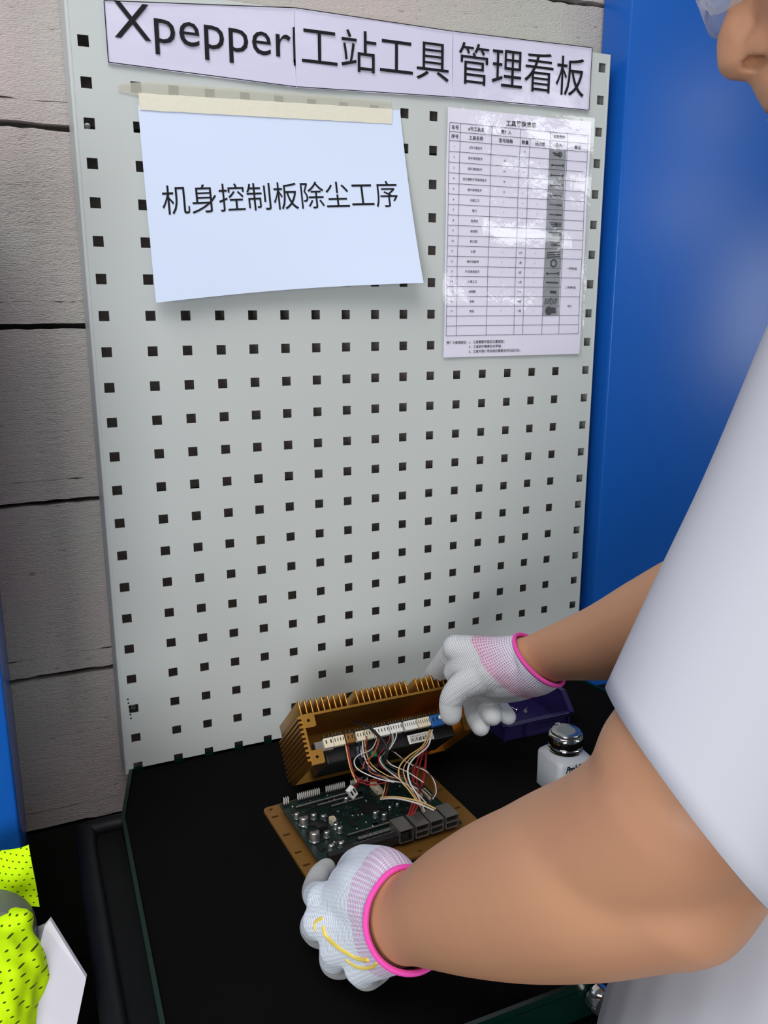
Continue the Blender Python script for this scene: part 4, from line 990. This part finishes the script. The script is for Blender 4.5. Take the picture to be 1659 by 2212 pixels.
# near (left) hand and far (right) hand: chains wrist -> knuckle -> finger joints
NEAR_W = (0.0744, -0.4746, 0.9627)
NEAR = [
 ([(0.0783, -0.4904, 0.9735), (0.0692, -0.4423, 0.9488), (0.0468, -0.3973, 0.9321)], [0.029, 0.024, 0.0145]),
 ([(0.0783, -0.4904, 0.9735), (0.0652, -0.4471, 0.9452), (0.0396, -0.4079, 0.9224)], [0.029, 0.024, 0.0145]),
 ([(0.0781, -0.4908, 0.9716), (0.0641, -0.4587, 0.9419), (0.0451, -0.4300, 0.9122)], [0.029, 0.023, 0.0140]),
 ([(0.0774, -0.4961, 0.9718), (0.0677, -0.4724, 0.9388), (0.0550, -0.4551, 0.9107)], [0.028, 0.021, 0.0125]),
 ([(0.0772, -0.4766, 0.9812), (0.0782, -0.4533, 0.9857), (0.0779, -0.4077, 0.9660)], [0.024, 0.019, 0.0135]),
 ([(0.0786, -0.4856, 0.9794), (0.0685, -0.4396, 0.9660), (0.0647, -0.4065, 0.9484)], [0.026, 0.0235, 0.0165]),
 ([(0.0774, -0.4858, 0.9767), (0.0664, -0.4490, 0.9609), (0.0555, -0.4154, 0.9419)], [0.0275, 0.0245, 0.0175]),
 ([(0.0783, -0.4904, 0.9735), (0.0630, -0.4475, 0.9273), (0.0518, -0.4210, 0.9150)], [0.026, 0.022, 0.0160]),
 ([(0.0468, -0.3973, 0.9321), (0.0528, -0.3536, 0.9073), (0.0668, -0.3277, 0.9012), (0.0790, -0.3140, 0.8967)], [0.0135, 0.0105, 0.0098, 0.0090]),
 ([(0.0396, -0.4079, 0.9224), (0.0425, -0.3797, 0.8939), (0.0517, -0.3669, 0.8726), (0.0617, -0.3678, 0.8689)], [0.0140, 0.0110, 0.0100, 0.0092]),
 ([(0.0451, -0.4300, 0.9122), (0.0492, -0.4106, 0.8820), (0.0580, -0.4044, 0.8692), (0.0673, -0.4042, 0.8685)], [0.0135, 0.0110, 0.0098, 0.0090]),
 ([(0.0550, -0.4551, 0.9107), (0.0648, -0.4445, 0.8907), (0.0750, -0.4376, 0.8830), (0.0837, -0.4347, 0.8828)], [0.0125, 0.0108, 0.0092, 0.0085]),
 ([(0.0779, -0.4077, 0.9660), (0.0821, -0.3765, 0.9423), (0.0842, -0.3567, 0.9228), (0.0856, -0.3448, 0.9106)], [0.0135, 0.0118, 0.0105, 0.0095]),
]
NEAR_TIPS = [(0.0790, -0.3140, 0.8967), (0.0668, -0.3277, 0.9012), (0.0529, -0.3535, 0.9081), (0.0617, -0.3678, 0.8689), (0.0673, -0.4042, 0.8685), (0.0837, -0.4347, 0.8828), (0.0856, -0.3448, 0.9106), (0.0425, -0.3797, 0.8939), (0.0508, -0.4082, 0.8767), (0.0663, -0.4439, 0.8870)]
NEAR_CUFF = ((0.0786, -0.4937, 0.9743), (0.0850, -0.4791, 0.9972), (0.0431, -0.4854, 0.9884))      # centre, top of the ring, point of the ring nearest the knuckles
FAR = [
 ([(0.3383, -0.2569, 1.0365), (0.3140, -0.2308, 1.0304), (0.2819, -0.1893, 1.0352)], [0.029, 0.027, 0.0150]),
 ([(0.3380, -0.2576, 1.0331), (0.3116, -0.2350, 1.0233), (0.2907, -0.1902, 1.0172)], [0.029, 0.027, 0.0150]),
 ([(0.3371, -0.2636, 1.0303), (0.3142, -0.2408, 1.0143), (0.2888, -0.2150, 1.0054)], [0.026, 0.023, 0.0160]),
 ([(0.3389, -0.2657, 1.0255), (0.3254, -0.2424, 1.0058), (0.3067, -0.2155, 0.9911)], [0.022, 0.019, 0.0150]),
 ([(0.2914, -0.2303, 1.0158), (0.2711, -0.2239, 1.0060), (0.2599, -0.2208, 0.9904), (0.2597, -0.2208, 0.9733)], [0.0190, 0.0150, 0.0128, 0.0118]),
 ([(0.2864, -0.1844, 1.0314), (0.2881, -0.1534, 1.0029), (0.2946, -0.1062, 0.9583), (0.3035, -0.0918, 0.9429)], [0.0150, 0.0135, 0.0118, 0.0100]),
 ([(0.3012, -0.2331, 1.0217), (0.2880, -0.2056, 1.0183), (0.2824, -0.1895, 1.0060)], [0.024, 0.018, 0.0140]),
 ([(0.2991, -0.1969, 1.0060), (0.3084, -0.1803, 0.9696), (0.3020, -0.2008, 0.9541), (0.3004, -0.2165, 0.9475)], [0.0135, 0.0112, 0.0108, 0.0104]),
 ([(0.3104, -0.2037, 0.9994), (0.3146, -0.1908, 0.9702), (0.3104, -0.2128, 0.9654), (0.3086, -0.2270, 0.9639)], [0.0130, 0.0115, 0.0112, 0.0108]),
 ([(0.3221, -0.2096, 0.9969), (0.3291, -0.1977, 0.9686), (0.3281, -0.2159, 0.9621), (0.3296, -0.2265, 0.9587)], [0.0125, 0.0105, 0.0098, 0.0092]),
]
FAR_TIPS = [(0.2585, -0.2211, 0.9699), (0.2998, -0.2198, 0.9424), (0.3087, -0.2298, 0.9623), (0.3289, -0.2285, 0.9586), (0.2944, -0.1023, 0.9305)]
FAR_CUFF = ((0.3417, -0.2630, 1.0405), (0.3323, -0.2363, 1.0613), (0.3215, -0.2819, 1.0412))

# body core
bb = NB()
neckb = Vector((0.418, -0.600, 1.465))
fwd = Vector((-0.773, 0.627, 0)).normalized()
tfw = Vector((-0.55, 0.835, 0)).normalized(); tlf = Vector((-0.835, -0.55, 0)).normalized()
NOSE = Vector((0.2860, -0.5090, 1.5661))
pitch = R(14)
hf = (fwd * math.cos(pitch) - Vector((0, 0, 1)) * math.sin(pitch)).normalized()
hl_ = Vector((0, 0, 1)).cross(fwd).normalized(); hu = hf.cross(hl_).normalized()
HM = Matrix((hf, hl_, hu)).transposed()
HC = NOSE - hf * 0.116 + hu * 0.040
def hp(f, l, u): return HC + hf * f + hl_ * l + hu * u
def torso(bm, ex, rings):
    prev = None
    for (c, w, d) in rings:
        ring = []
        for i in range(28):
            a = 2 * math.pi * i / 28; ca, sa = math.cos(a), math.sin(a)
            ca = math.copysign(abs(ca) ** 0.85, ca); sa = math.copysign(abs(sa) ** 0.85, sa)
            ring.append(bm.verts.new(Vector(c) + tlf * ((w + ex) * ca) + tfw * ((d + ex) * sa)))
        if prev:
            for i in range(28): bm.faces.new((prev[i], prev[(i + 1) % 28], ring[(i + 1) % 28], ring[i]))
        else: bm.faces.new(list(reversed(ring)))
        prev = ring
    bm.faces.new(prev)
HIP = Vector((0.320, -0.648, 0.90))
SHL, SHR = Vector((0.2599, -0.6823, 1.3801)), Vector((0.575, -0.50, 1.395))
RINGS = [(HIP + Vector((0, 0, -0.06)), 0.155, 0.105), (HIP, 0.165, 0.112), (HIP + Vector((0.025, 0.005, 0.12)), 0.150, 0.108), (HIP + Vector((0.06, 0.015, 0.26)), 0.150, 0.108), (Vector((0.400, -0.610, 1.28)), 0.155, 0.105), (Vector((0.412, -0.605, 1.385)), 0.150, 0.085), (Vector((0.420, -0.600, 1.452)), 0.088, 0.062)]
torso(bb, 0, RINGS)
tube(bb, [neckb - Vector((0, 0, 0.04)), hp(-0.035, 0, -0.10), hp(-0.02, 0, -0.02)], [0.066, 0.060, 0.057], n=18)
ball(bb, hp(-0.012, 0, 0.035), (0.096, 0.076, 0.092), 28, HM)
ball(bb, hp(0.020, 0, -0.030), (0.074, 0.063, 0.080), 28, HM)
ball(bb, hp(0.030, 0, -0.085), (0.055, 0.050, 0.036), 24, HM)
ball(bb, hp(0.072, 0, -0.112), (0.020, 0.024, 0.018), 16, HM)
tube(bb, [hp(0.082, 0, 0.012), hp(0.093, 0, -0.010), hp(0.106, 0, -0.036)], [0.0085, 0.0090, 0.0112], n=14)
ball(bb, hp(0.1025, 0, -0.0465), (0.0155, 0.0145, 0.0140), 18, HM)
for s in (-1, 1):
    ball(bb, hp(0.0895, s * 0.0135, -0.0455), (0.0130, 0.0088, 0.0110), 16, HM)
    ball(bb, hp(0.076, s * 0.032, 0.022), (0.014, 0.026, 0.008), 16, HM)
    ball(bb, hp(0.062, s * 0.040, -0.030), (0.024, 0.022, 0.020), 16, HM)
    ball(bb, hp(-0.012, s * 0.075, -0.008), (0.019, 0.007, 0.032), 16, HM @ Matrix.Rotation(R(s * 18), 3, 'Z'))
tube(bb, [hp(0.060, -0.020, -0.070), hp(0.0865, 0, -0.0665), hp(0.060, 0.020, -0.070)], [0.012, 0.0135, 0.012], n=12)
tube(bb, [hp(0.064, -0.024, -0.079), hp(0.089, 0, -0.0770), hp(0.064, 0.024, -0.079)], [0.005, 0.0072, 0.005], n=12)
tube(bb, [hp(0.064, -0.021, -0.0895), hp(0.0865, 0, -0.0890), hp(0.064, 0.021, -0.0895)], [0.005, 0.0078, 0.005], n=12)
# arms
EL = Vector((0.1448, -0.6774, 1.1140))
ARM_N = [(SHL, 0.056), (SHL.lerp(EL, 0.35), 0.054), (SHL.lerp(EL, 0.66), 0.0525), (SHL.lerp(EL, 0.86), 0.049)]
tube(bb, [p for p, r in ARM_N] + [EL], [r for p, r in ARM_N] + [0.0435], n=22, sub=6)
FORE_N = [(EL, 0.0435), (Vector((0.1294, -0.6342, 1.0896)), 0.0525), (Vector((0.1149, -0.5823, 1.0489)), 0.0515), (Vector((0.0989, -0.5349, 1.0098)), 0.0435), (Vector((0.0841, -0.4975, 0.9777)), 0.0325), (Vector(NEAR_W), 0.0285)]
tube(bb, [p for p, r in FORE_N], [r for p, r in FORE_N], n=22, sub=6)
tube(bb, [Vector((0.1422, -0.6411, 1.1061)), Vector((0.1405, -0.6629, 1.1484)), Vector((0.1365, -0.6788, 1.1877))], [0.039, 0.040, 0.039], n=22, sub=6)
tube(bb, [Vector((0.1079, -0.5555, 1.0279)), Vector((0.1250, -0.6011, 1.0714)), Vector((0.1345, -0.6439, 1.1125)), Vector((0.1401, -0.6695, 1.1442)), Vector((0.1414, -0.6838, 1.1685))], [0.044, 0.049, 0.049, 0.049, 0.047], n=22, sub=6)
ER = Vector((0.3812, -0.4864, 1.1768))
tube(bb, [SHR, SHR.lerp(ER, 0.5), ER], [0.060, 0.055, 0.046], n=20, sub=6)
tube(bb, [ER, Vector((0.3781, -0.4508, 1.1573)), Vector((0.3708, -0.4048, 1.1275)), Vector((0.3638, -0.3446, 1.0880)), Vector((0.3529, -0.2815, 1.0532)), Vector((0.3409, -0.2532, 1.0335))], [0.046, 0.050, 0.0455, 0.0385, 0.0300, 0.0275], n=20, sub=6)
hand(bb, NEAR, -0.0022); hand(bb, FAR, -0.0022)
# legs and feet
for s in (-1, 1):
    h0 = HIP + tlf * (0.085 * s) + Vector((0, 0, -0.04)); kn = Vector((h0.x, h0.y + 0.02, 0.50)); an = Vector((h0.x, h0.y - 0.01, 0.09))
    tube(bb, [h0, kn, an], [0.088, 0.056, 0.040], n=18, sub=8)
    tube(bb, [an + Vector((0, 0, -0.045)), an + tfw * 0.13 + Vector((0, 0, -0.052))], [0.036, 0.028], n=14, sub=4)
bd = fuse(bb, 0.003, 9)
# nostrils, eye sockets and mouth line pressed into the fused surface
for v in bd.verts:
    q = v.co - HC
    if q.length > 0.16: continue
    f_, l_, u_ = q.dot(hf), q.dot(hl_), q.dot(hu)
    for s in (-1, 1):
        d = math.sqrt(((f_ - 0.0950) / 0.0105) ** 2 + ((l_ - s * 0.0125) / 0.0062) ** 2 + ((u_ + 0.0540) / 0.0048) ** 2)
        if d < 1: v.co += (hu * 0.6 - hl_ * (0.8 * s)) * (0.017 * (1 - d * d))
        d = math.sqrt(((l_ - s * 0.032) / 0.020) ** 2 + ((u_ - 0.0) / 0.013) ** 2)
        if d < 1 and f_ > 0.03: v.co -= hf * (0.009 * (1 - d * d))
    if f_ > 0.05 and abs(l_) < 0.026:
        d = abs(u_ + 0.0838) / 0.0022
        if d < 1: v.co -= hf * (0.004 * (1 - d))
person = obj('person', bd, M['skin'], smooth=True, angle=0)
tag(person, 'person in white t-shirt and knit gloves leaning over the electronics on the cart', 'person')
for s in (-1, 1):
    bm = NB(); ball(bm, hp(0.0655, s * 0.032, 0.0), 0.0125, 18); e = obj('eye', bm, M['eye_white'], person, smooth=True)
    bm = NB(); ball(bm, hp(0.0735, s * 0.032, -0.001), (0.005, 0.0058, 0.0058), 14, HM); obj('iris', bm, M['iris'], e, smooth=True)
    bm = NB(); tube(bm, [hp(0.079, s * 0.014, 0.024), hp(0.085, s * 0.032, 0.031), hp(0.070, s * 0.054, 0.026)], [0.003, 0.004, 0.002], n=8); obj('eyebrow', bm, M['hair'], person, smooth=True)
# hair cap
bm = NB(); ball(bm, hp(-0.020, 0, 0.045), (0.100, 0.083, 0.094), 40, HM)
hr_ = fuse(bm, 0.004, 1)
bmesh.ops.delete(hr_, geom=[v for v in hr_.verts if (v.co - HC).dot(hu) < (0.075 if (v.co - HC).dot(hf) > 0.045 else (-0.01 if (v.co - HC).dot(hf) > -0.03 else -0.05))], context='VERTS')
for v in hr_.verts: v.co += v.normal * (0.003 * noise.noise(v.co * 70))
o = obj('hair', hr_, M['hair'], person, smooth=True); md = o.modifiers.new('s', 'SOLIDIFY'); md.thickness = 0.008; md.offset = -1
# goggles
bm = NB(); nx, nz = 24, 8; G = []
for k in range(nz + 1):
    for i in range(nx + 1):
        a = (i / nx - 0.5) * 2; c = k / nz
        l_ = 0.074 * a; f_ = 0.127 - 0.066 * abs(a) ** 2.4 - 0.010 * (1 - c); u_ = -0.024 + 0.052 * c + 0.010 * math.exp(-(a / 0.22) ** 2) * (1 - c)
        G.append(bm.verts.new(hp(f_, l_, u_)))
for k in range(nz):
    for i in range(nx):
        q = k * (nx + 1) + i; bm.faces.new((G[q], G[q + 1], G[q + nx + 2], G[q + nx + 1]))
gg = obj('safety_goggles', bm, M['lens'], person, smooth=True); gg['label'] = 'clear wraparound goggles'
md = gg.modifiers.new('s', 'SOLIDIFY'); md.thickness = 0.0022
bm = NB()
for s in (-1, 1):
    tube(bm, [hp(0.0985, s * 0.012, -0.006), hp(0.0985, s * 0.012, 0.014), hp(0.100, s * 0.034, 0.020), hp(0.086, s * 0.056, 0.012), hp(0.086, s * 0.056, -0.010), hp(0.094, s * 0.034, -0.016), hp(0.0985, s * 0.012, -0.006)], 0.0016, n=8, sub=4)
    tube(bm, [hp(0.086, s * 0.057, 0.010), hp(0.04, s * 0.078, 0.010), hp(-0.02, s * 0.080, 0.006)], 0.0018, n=8, sub=4)
tube(bm, [hp(0.0985, -0.012, 0.008), hp(0.1005, 0, 0.010), hp(0.0985, 0.012, 0.008)], 0.0016, n=8, sub=4)
obj('spectacle_frame', bm, M['frame'], person, smooth=True)

# shirt: one fused shell, opened at hem, neck and sleeves
bs = NB()
SR = [(RINGS[0][0] + Vector((0, 0, -0.06)), 0.182, 0.135)] + [(c, w + 0.016 + 0.012 * (1 - i / 6), d + 0.016 + 0.014 * (1 - i / 6)) for i, (c, w, d) in enumerate(RINGS)]
torso(bs, 0, SR)
HEMC = Vector((0.1347, -0.6924, 1.1759)); HA, HB = Vector((0.1103, -0.6644, 1.2189)), Vector((0.1579, -0.7198, 1.1330))
adir = (EL - SHL).normalized()
ball(bs, SHL, 0.063, 26); tube(bs, [SHL, SHL + Vector((0.06, 0.03, 0.01))], [0.063, 0.066], n=22, sub=3)
hemR = SHR.lerp(ER, 0.62)
tube(bs, [SHR + Vector((-0.05, -0.02, 0.02)), SHR, SHR.lerp(ER, 0.5), SHR.lerp(ER, 0.85)], [0.074, 0.076, 0.070, 0.066], n=24, sub=7)
for s in (SHL, SHR): tube(bs, [neckb + Vector((0, 0, -0.04)), s + Vector((0, 0, 0.0))], [0.068, 0.060], n=20, sub=5)
sh = fuse(bs, 0.004, 6)
def cut(bmx, co, no, near, rad):
    geo_v = {v for v in bmx.verts if (v.co - near).length < rad}
    geo = list(geo_v) + [e for e in bmx.edges if all(v in geo_v for v in e.verts)] + [f for f in bmx.faces if all(v in geo_v for v in f.verts)]
    bmesh.ops.bisect_plane(bmx, geom=geo, plane_co=co, plane_no=no)
    dead = [v for v in bmx.verts if (v.co - near).length < rad and (v.co - co).dot(no) > 1e-5]
    bmesh.ops.delete(bmx, geom=dead, context='VERTS')
    bmesh.ops.remove_doubles(bmx, verts=[v for v in bmx.verts if (v.co - near).length < rad * 1.2 and abs((v.co - co).dot(no)) < 0.004], dist=0.0014)
    rimv = [v for v in bmx.verts if v.is_boundary and (v.co - near).length < rad * 1.2 and abs((v.co - co).dot(no)) < 0.006]
    rs = set(rimv)
    for _ in range(10):
        new = {}
        for v in rimv:
            nb = [e.other_vert(v) for e in v.link_edges if e.is_boundary]
            nb = [w for w in nb if w in rs]
            if len(nb) == 2: new[v] = v.co * 0.4 + (nb[0].co + nb[1].co) * 0.3
        for v, c in new.items(): v.co = c - no * (c - co).dot(no)
hx = (HB - HA).normalized(); view = (HEMC - cam.matrix_world.translation).normalized()
hn = hx.cross(view).normalized(); hn = hn if hn.dot(adir) > 0 else -hn
hn = (hn + view * 0.10).normalized()
cut(sh, hemR, (ER - SHR).normalized(), hemR + (ER - SHR).normalized() * 0.05, 0.10)
cut(sh, Vector((0, 0, SR[0][0].z + 0.006)), Vector((0, 0, -1)), SR[0][0], 0.30)
cut(sh, neckb + Vector((0, 0, 0.0)), (hp(-0.035, 0, -0.10) - neckb).normalized(), neckb + Vector((0, 0, 0.06)), 0.10)
for v in sh.verts:
    if v.is_boundary: continue
    v.co += Vector((0.5, 0.5, 0.3)) * (0.004 * noise.noise(Vector((v.co.x * 9, v.co.y * 9, v.co.z * 5))))
# near sleeve: an open tube whose last ring lies in the slanted hem plane
path = catmull([tuple(SHL - (HEMC - SHL) * 0.12) + (0.058,), tuple(SHL) + (0.065,), tuple(SHL.lerp(HEMC, 0.5)) + (0.0590,), tuple(HEMC) + (0.0565,)], 12)
prev = None; n_r = 48
for k, q in enumerate(path):
    t = k / (len(path) - 1); c = Vector(q[:3]); axd = (HEMC - SHL).normalized()
    uu = hx - axd * hx.dot(axd); uu.normalize(); ww = axd.cross(uu); ring = []
    for i in range(n_r):
        a = 2 * math.pi * i / n_r
        rr_ = q[3] * (1 + 0.012 * noise.noise(Vector((math.cos(a) * 1.6, math.sin(a) * 1.6, t * 3))) * 2)
        p = c + uu * (rr_ * math.cos(a)) + ww * (rr_ * math.sin(a))
        sh_f = ((HEMC - p).dot(hn) / axd.dot(hn) - (HEMC - c).dot(axd)) * t ** 1.5
        ring.append(sh.verts.new(p + axd * sh_f))
    if prev:
        for i in range(n_r): sh.faces.new((prev[i], prev[(i + 1) % n_r], ring[(i + 1) % n_r], ring[i]))
    prev = ring
shirt = obj('shirt', sh, M['shirt'], person, smooth=True, angle=0)
md = shirt.modifiers.new('s', 'SOLIDIFY'); md.thickness = 0.0022; md.offset = 1
# trousers and shoes
bt_ = NB()
torso(bt_, 0.010, [(HIP + Vector((0, 0, -0.10)), 0.150, 0.105), RINGS[0], RINGS[1], (HIP + Vector((0, 0, 0.06)), 0.155, 0.108)])
for s in (-1, 1):
    h0 = HIP + tlf * (0.085 * s) + Vector((0, 0, -0.04)); kn = Vector((h0.x, h0.y + 0.02, 0.50)); an = Vector((h0.x, h0.y - 0.01, 0.09))
    tube(bt_, [h0, kn, an + Vector((0, 0, 0.0))], [0.100, 0.075, 0.066], n=18, sub=8)
tr_ = fuse(bt_, 0.006, 3)
tr = obj('trousers', tr_, M['trousers'], person, smooth=True, angle=0)
for s in (-1, 1):
    h0 = HIP + tlf * (0.085 * s); an = Vector((h0.x, h0.y - 0.01, 0.05))
    b_ = NB(); tube(b_, [an - tfw * 0.05, an + tfw * 0.06, an + tfw * 0.165 - Vector((0, 0, 0.012))], [0.046, 0.048, 0.036], n=16, sub=5)
    for v in b_.verts: v.co.z = max(v.co.z, 0.012)
    sh_o = obj('shoe', b_, M['shoe'], person, smooth=True)
    b_ = NB(); tube(b_, [an - tfw * 0.055, an + tfw * 0.06, an + tfw * 0.17], [0.046, 0.050, 0.040], n=16, sub=5)
    for v in b_.verts: v.co.z = 0.0 if v.co.z < 0.05 else 0.014
    obj('sole', b_, M['sole'], sh_o)

# gloves
def glove(chains, arm, cuff, tips, m, coat_r, flare):
    b_ = NB(); hand(b_, chains, 0.0)
    cc, ct, cn = [Vector(p) for p in cuff]
    nrm = (ct - cc).cross(cn - cc).normalized()
    mid = sum((Vector(c[0][1]) for c in chains[:3]), Vector()) / 3
    if nrm.dot(cc - mid) < 0: nrm = -nrm
    tube(b_, [mid.lerp(cc, 0.3), cc - nrm * 0.012, cc + nrm * 0.03], [0.024, flare - 0.001, flare + 0.001], n=24, sub=6)
    gb = fuse(b_, 0.0016, 9)
    for v in gb.verts: v.co += v.normal * 0.0006
    cut(gb, cc, nrm, cc + nrm * 0.045, 0.075)
    me = bpy.data.meshes.new('glove'); bmesh.ops.recalc_face_normals(gb, faces=gb.faces)
    # rim loop for the elastic trim
    rim = [v.co.copy() for v in gb.verts if v.is_boundary and abs((v.co - cc).dot(nrm)) < 0.004]
    gb.to_mesh(me); gb.free(); me.materials.append(m); me.shade_smooth()
    ax = (-nrm).normalized(); ux = (ct - cc).normalized(); uy = ax.cross(ux)
    gu, gv_, co = [me.attributes.new(n, 'FLOAT', 'POINT') for n in ('gu', 'gv', 'coat')]
    T = [Vector(t) for t in tips]
    for i, v in enumerate(me.vertices):
        q = v.co - cc; gu.data[i].value = q.dot(ax)
        gv_.data[i].value = math.atan2(q.dot(uy), q.dot(ux)) * 0.032
        dm = min((v.co - t).length for t in T); co.data[i].value = min(1, max(0, (coat_r + 0.003 - dm) / 0.006))
    g_ = link('glove', me, person)
    cen = sum(rim, Vector()) / len(rim)
    rim.sort(key=lambda p: math.atan2((p - cen).dot(uy), (p - cen).dot(ux)))
    n = 36; loop = []
    for k in range(n):
        a0 = -math.pi + 2 * math.pi * k / n; a1 = a0 + 2 * math.pi / n
        s = [p for p in rim if a0 <= math.atan2((p - cen).dot(uy), (p - cen).dot(ux)) < a1]
        if s: loop.append(sum(s, Vector()) / len(s))
    loop.append(loop[0]); b_ = NB(); tube(b_, loop, 0.0023, n=8, sub=3, caps=False)
    tr = obj('elastic_cuff', b_, M['pink'], g_, smooth=True); tr['label'] = 'bright pink elastic edge'
    return g_
gl = glove(NEAR, FORE_N, NEAR_CUFF, NEAR_TIPS, M['glove_near'], 0.021, 0.0345)
gl['label'] = 'left knit glove with lilac ribbed wrist and yellow print'
gr_ = glove(FAR, None, FAR_CUFF, FAR_TIPS, M['glove_far'], 0.022, 0.0340)
gr_['label'] = 'right knit glove with a pink band round the wrist'
# yellow printed strokes across the back of the left glove
bv = BVHTree.FromPolygons([v.co for v in gl.data.vertices], [tuple(p.vertices) for p in gl.data.polygons])
camo = cam.matrix_world.translation
for st in ([(0.0030, -0.5179, 1.0190), (0.0012, -0.5173, 1.0184), (-0.0014, -0.5166, 1.0166), (-0.0023, -0.5170, 1.0137), (-0.0019, -0.5177, 1.0116)], [(0.0032, -0.5196, 1.0131), (0.0036, -0.5209, 1.0090), (0.0070, -0.5237, 1.0042), (0.0118, -0.5271, 0.9995), (0.0163, -0.5298, 0.9966), (0.0215, -0.5330, 0.9936), (0.0275, -0.5359, 0.9925)], [(0.0147, -0.5303, 0.9925), (0.0199, -0.5337, 0.9883), (0.0253, -0.5364, 0.9872), (0.0304, -0.5383, 0.9883), (0.0323, -0.5386, 0.9904)]):
    pts = []
    for q in catmull(st, 6):
        q = Vector(q); h = bv.ray_cast(q, (q - camo).normalized())
        if h[0]: pts.append(h[0] - h[1] * 0.0006)
    b_ = NB(); tube(b_, pts, 0.0020 if len(pts) > 33 else 0.0015, n=8, sub=1); obj('yellow_print', b_, M['yellow_print'], gl)
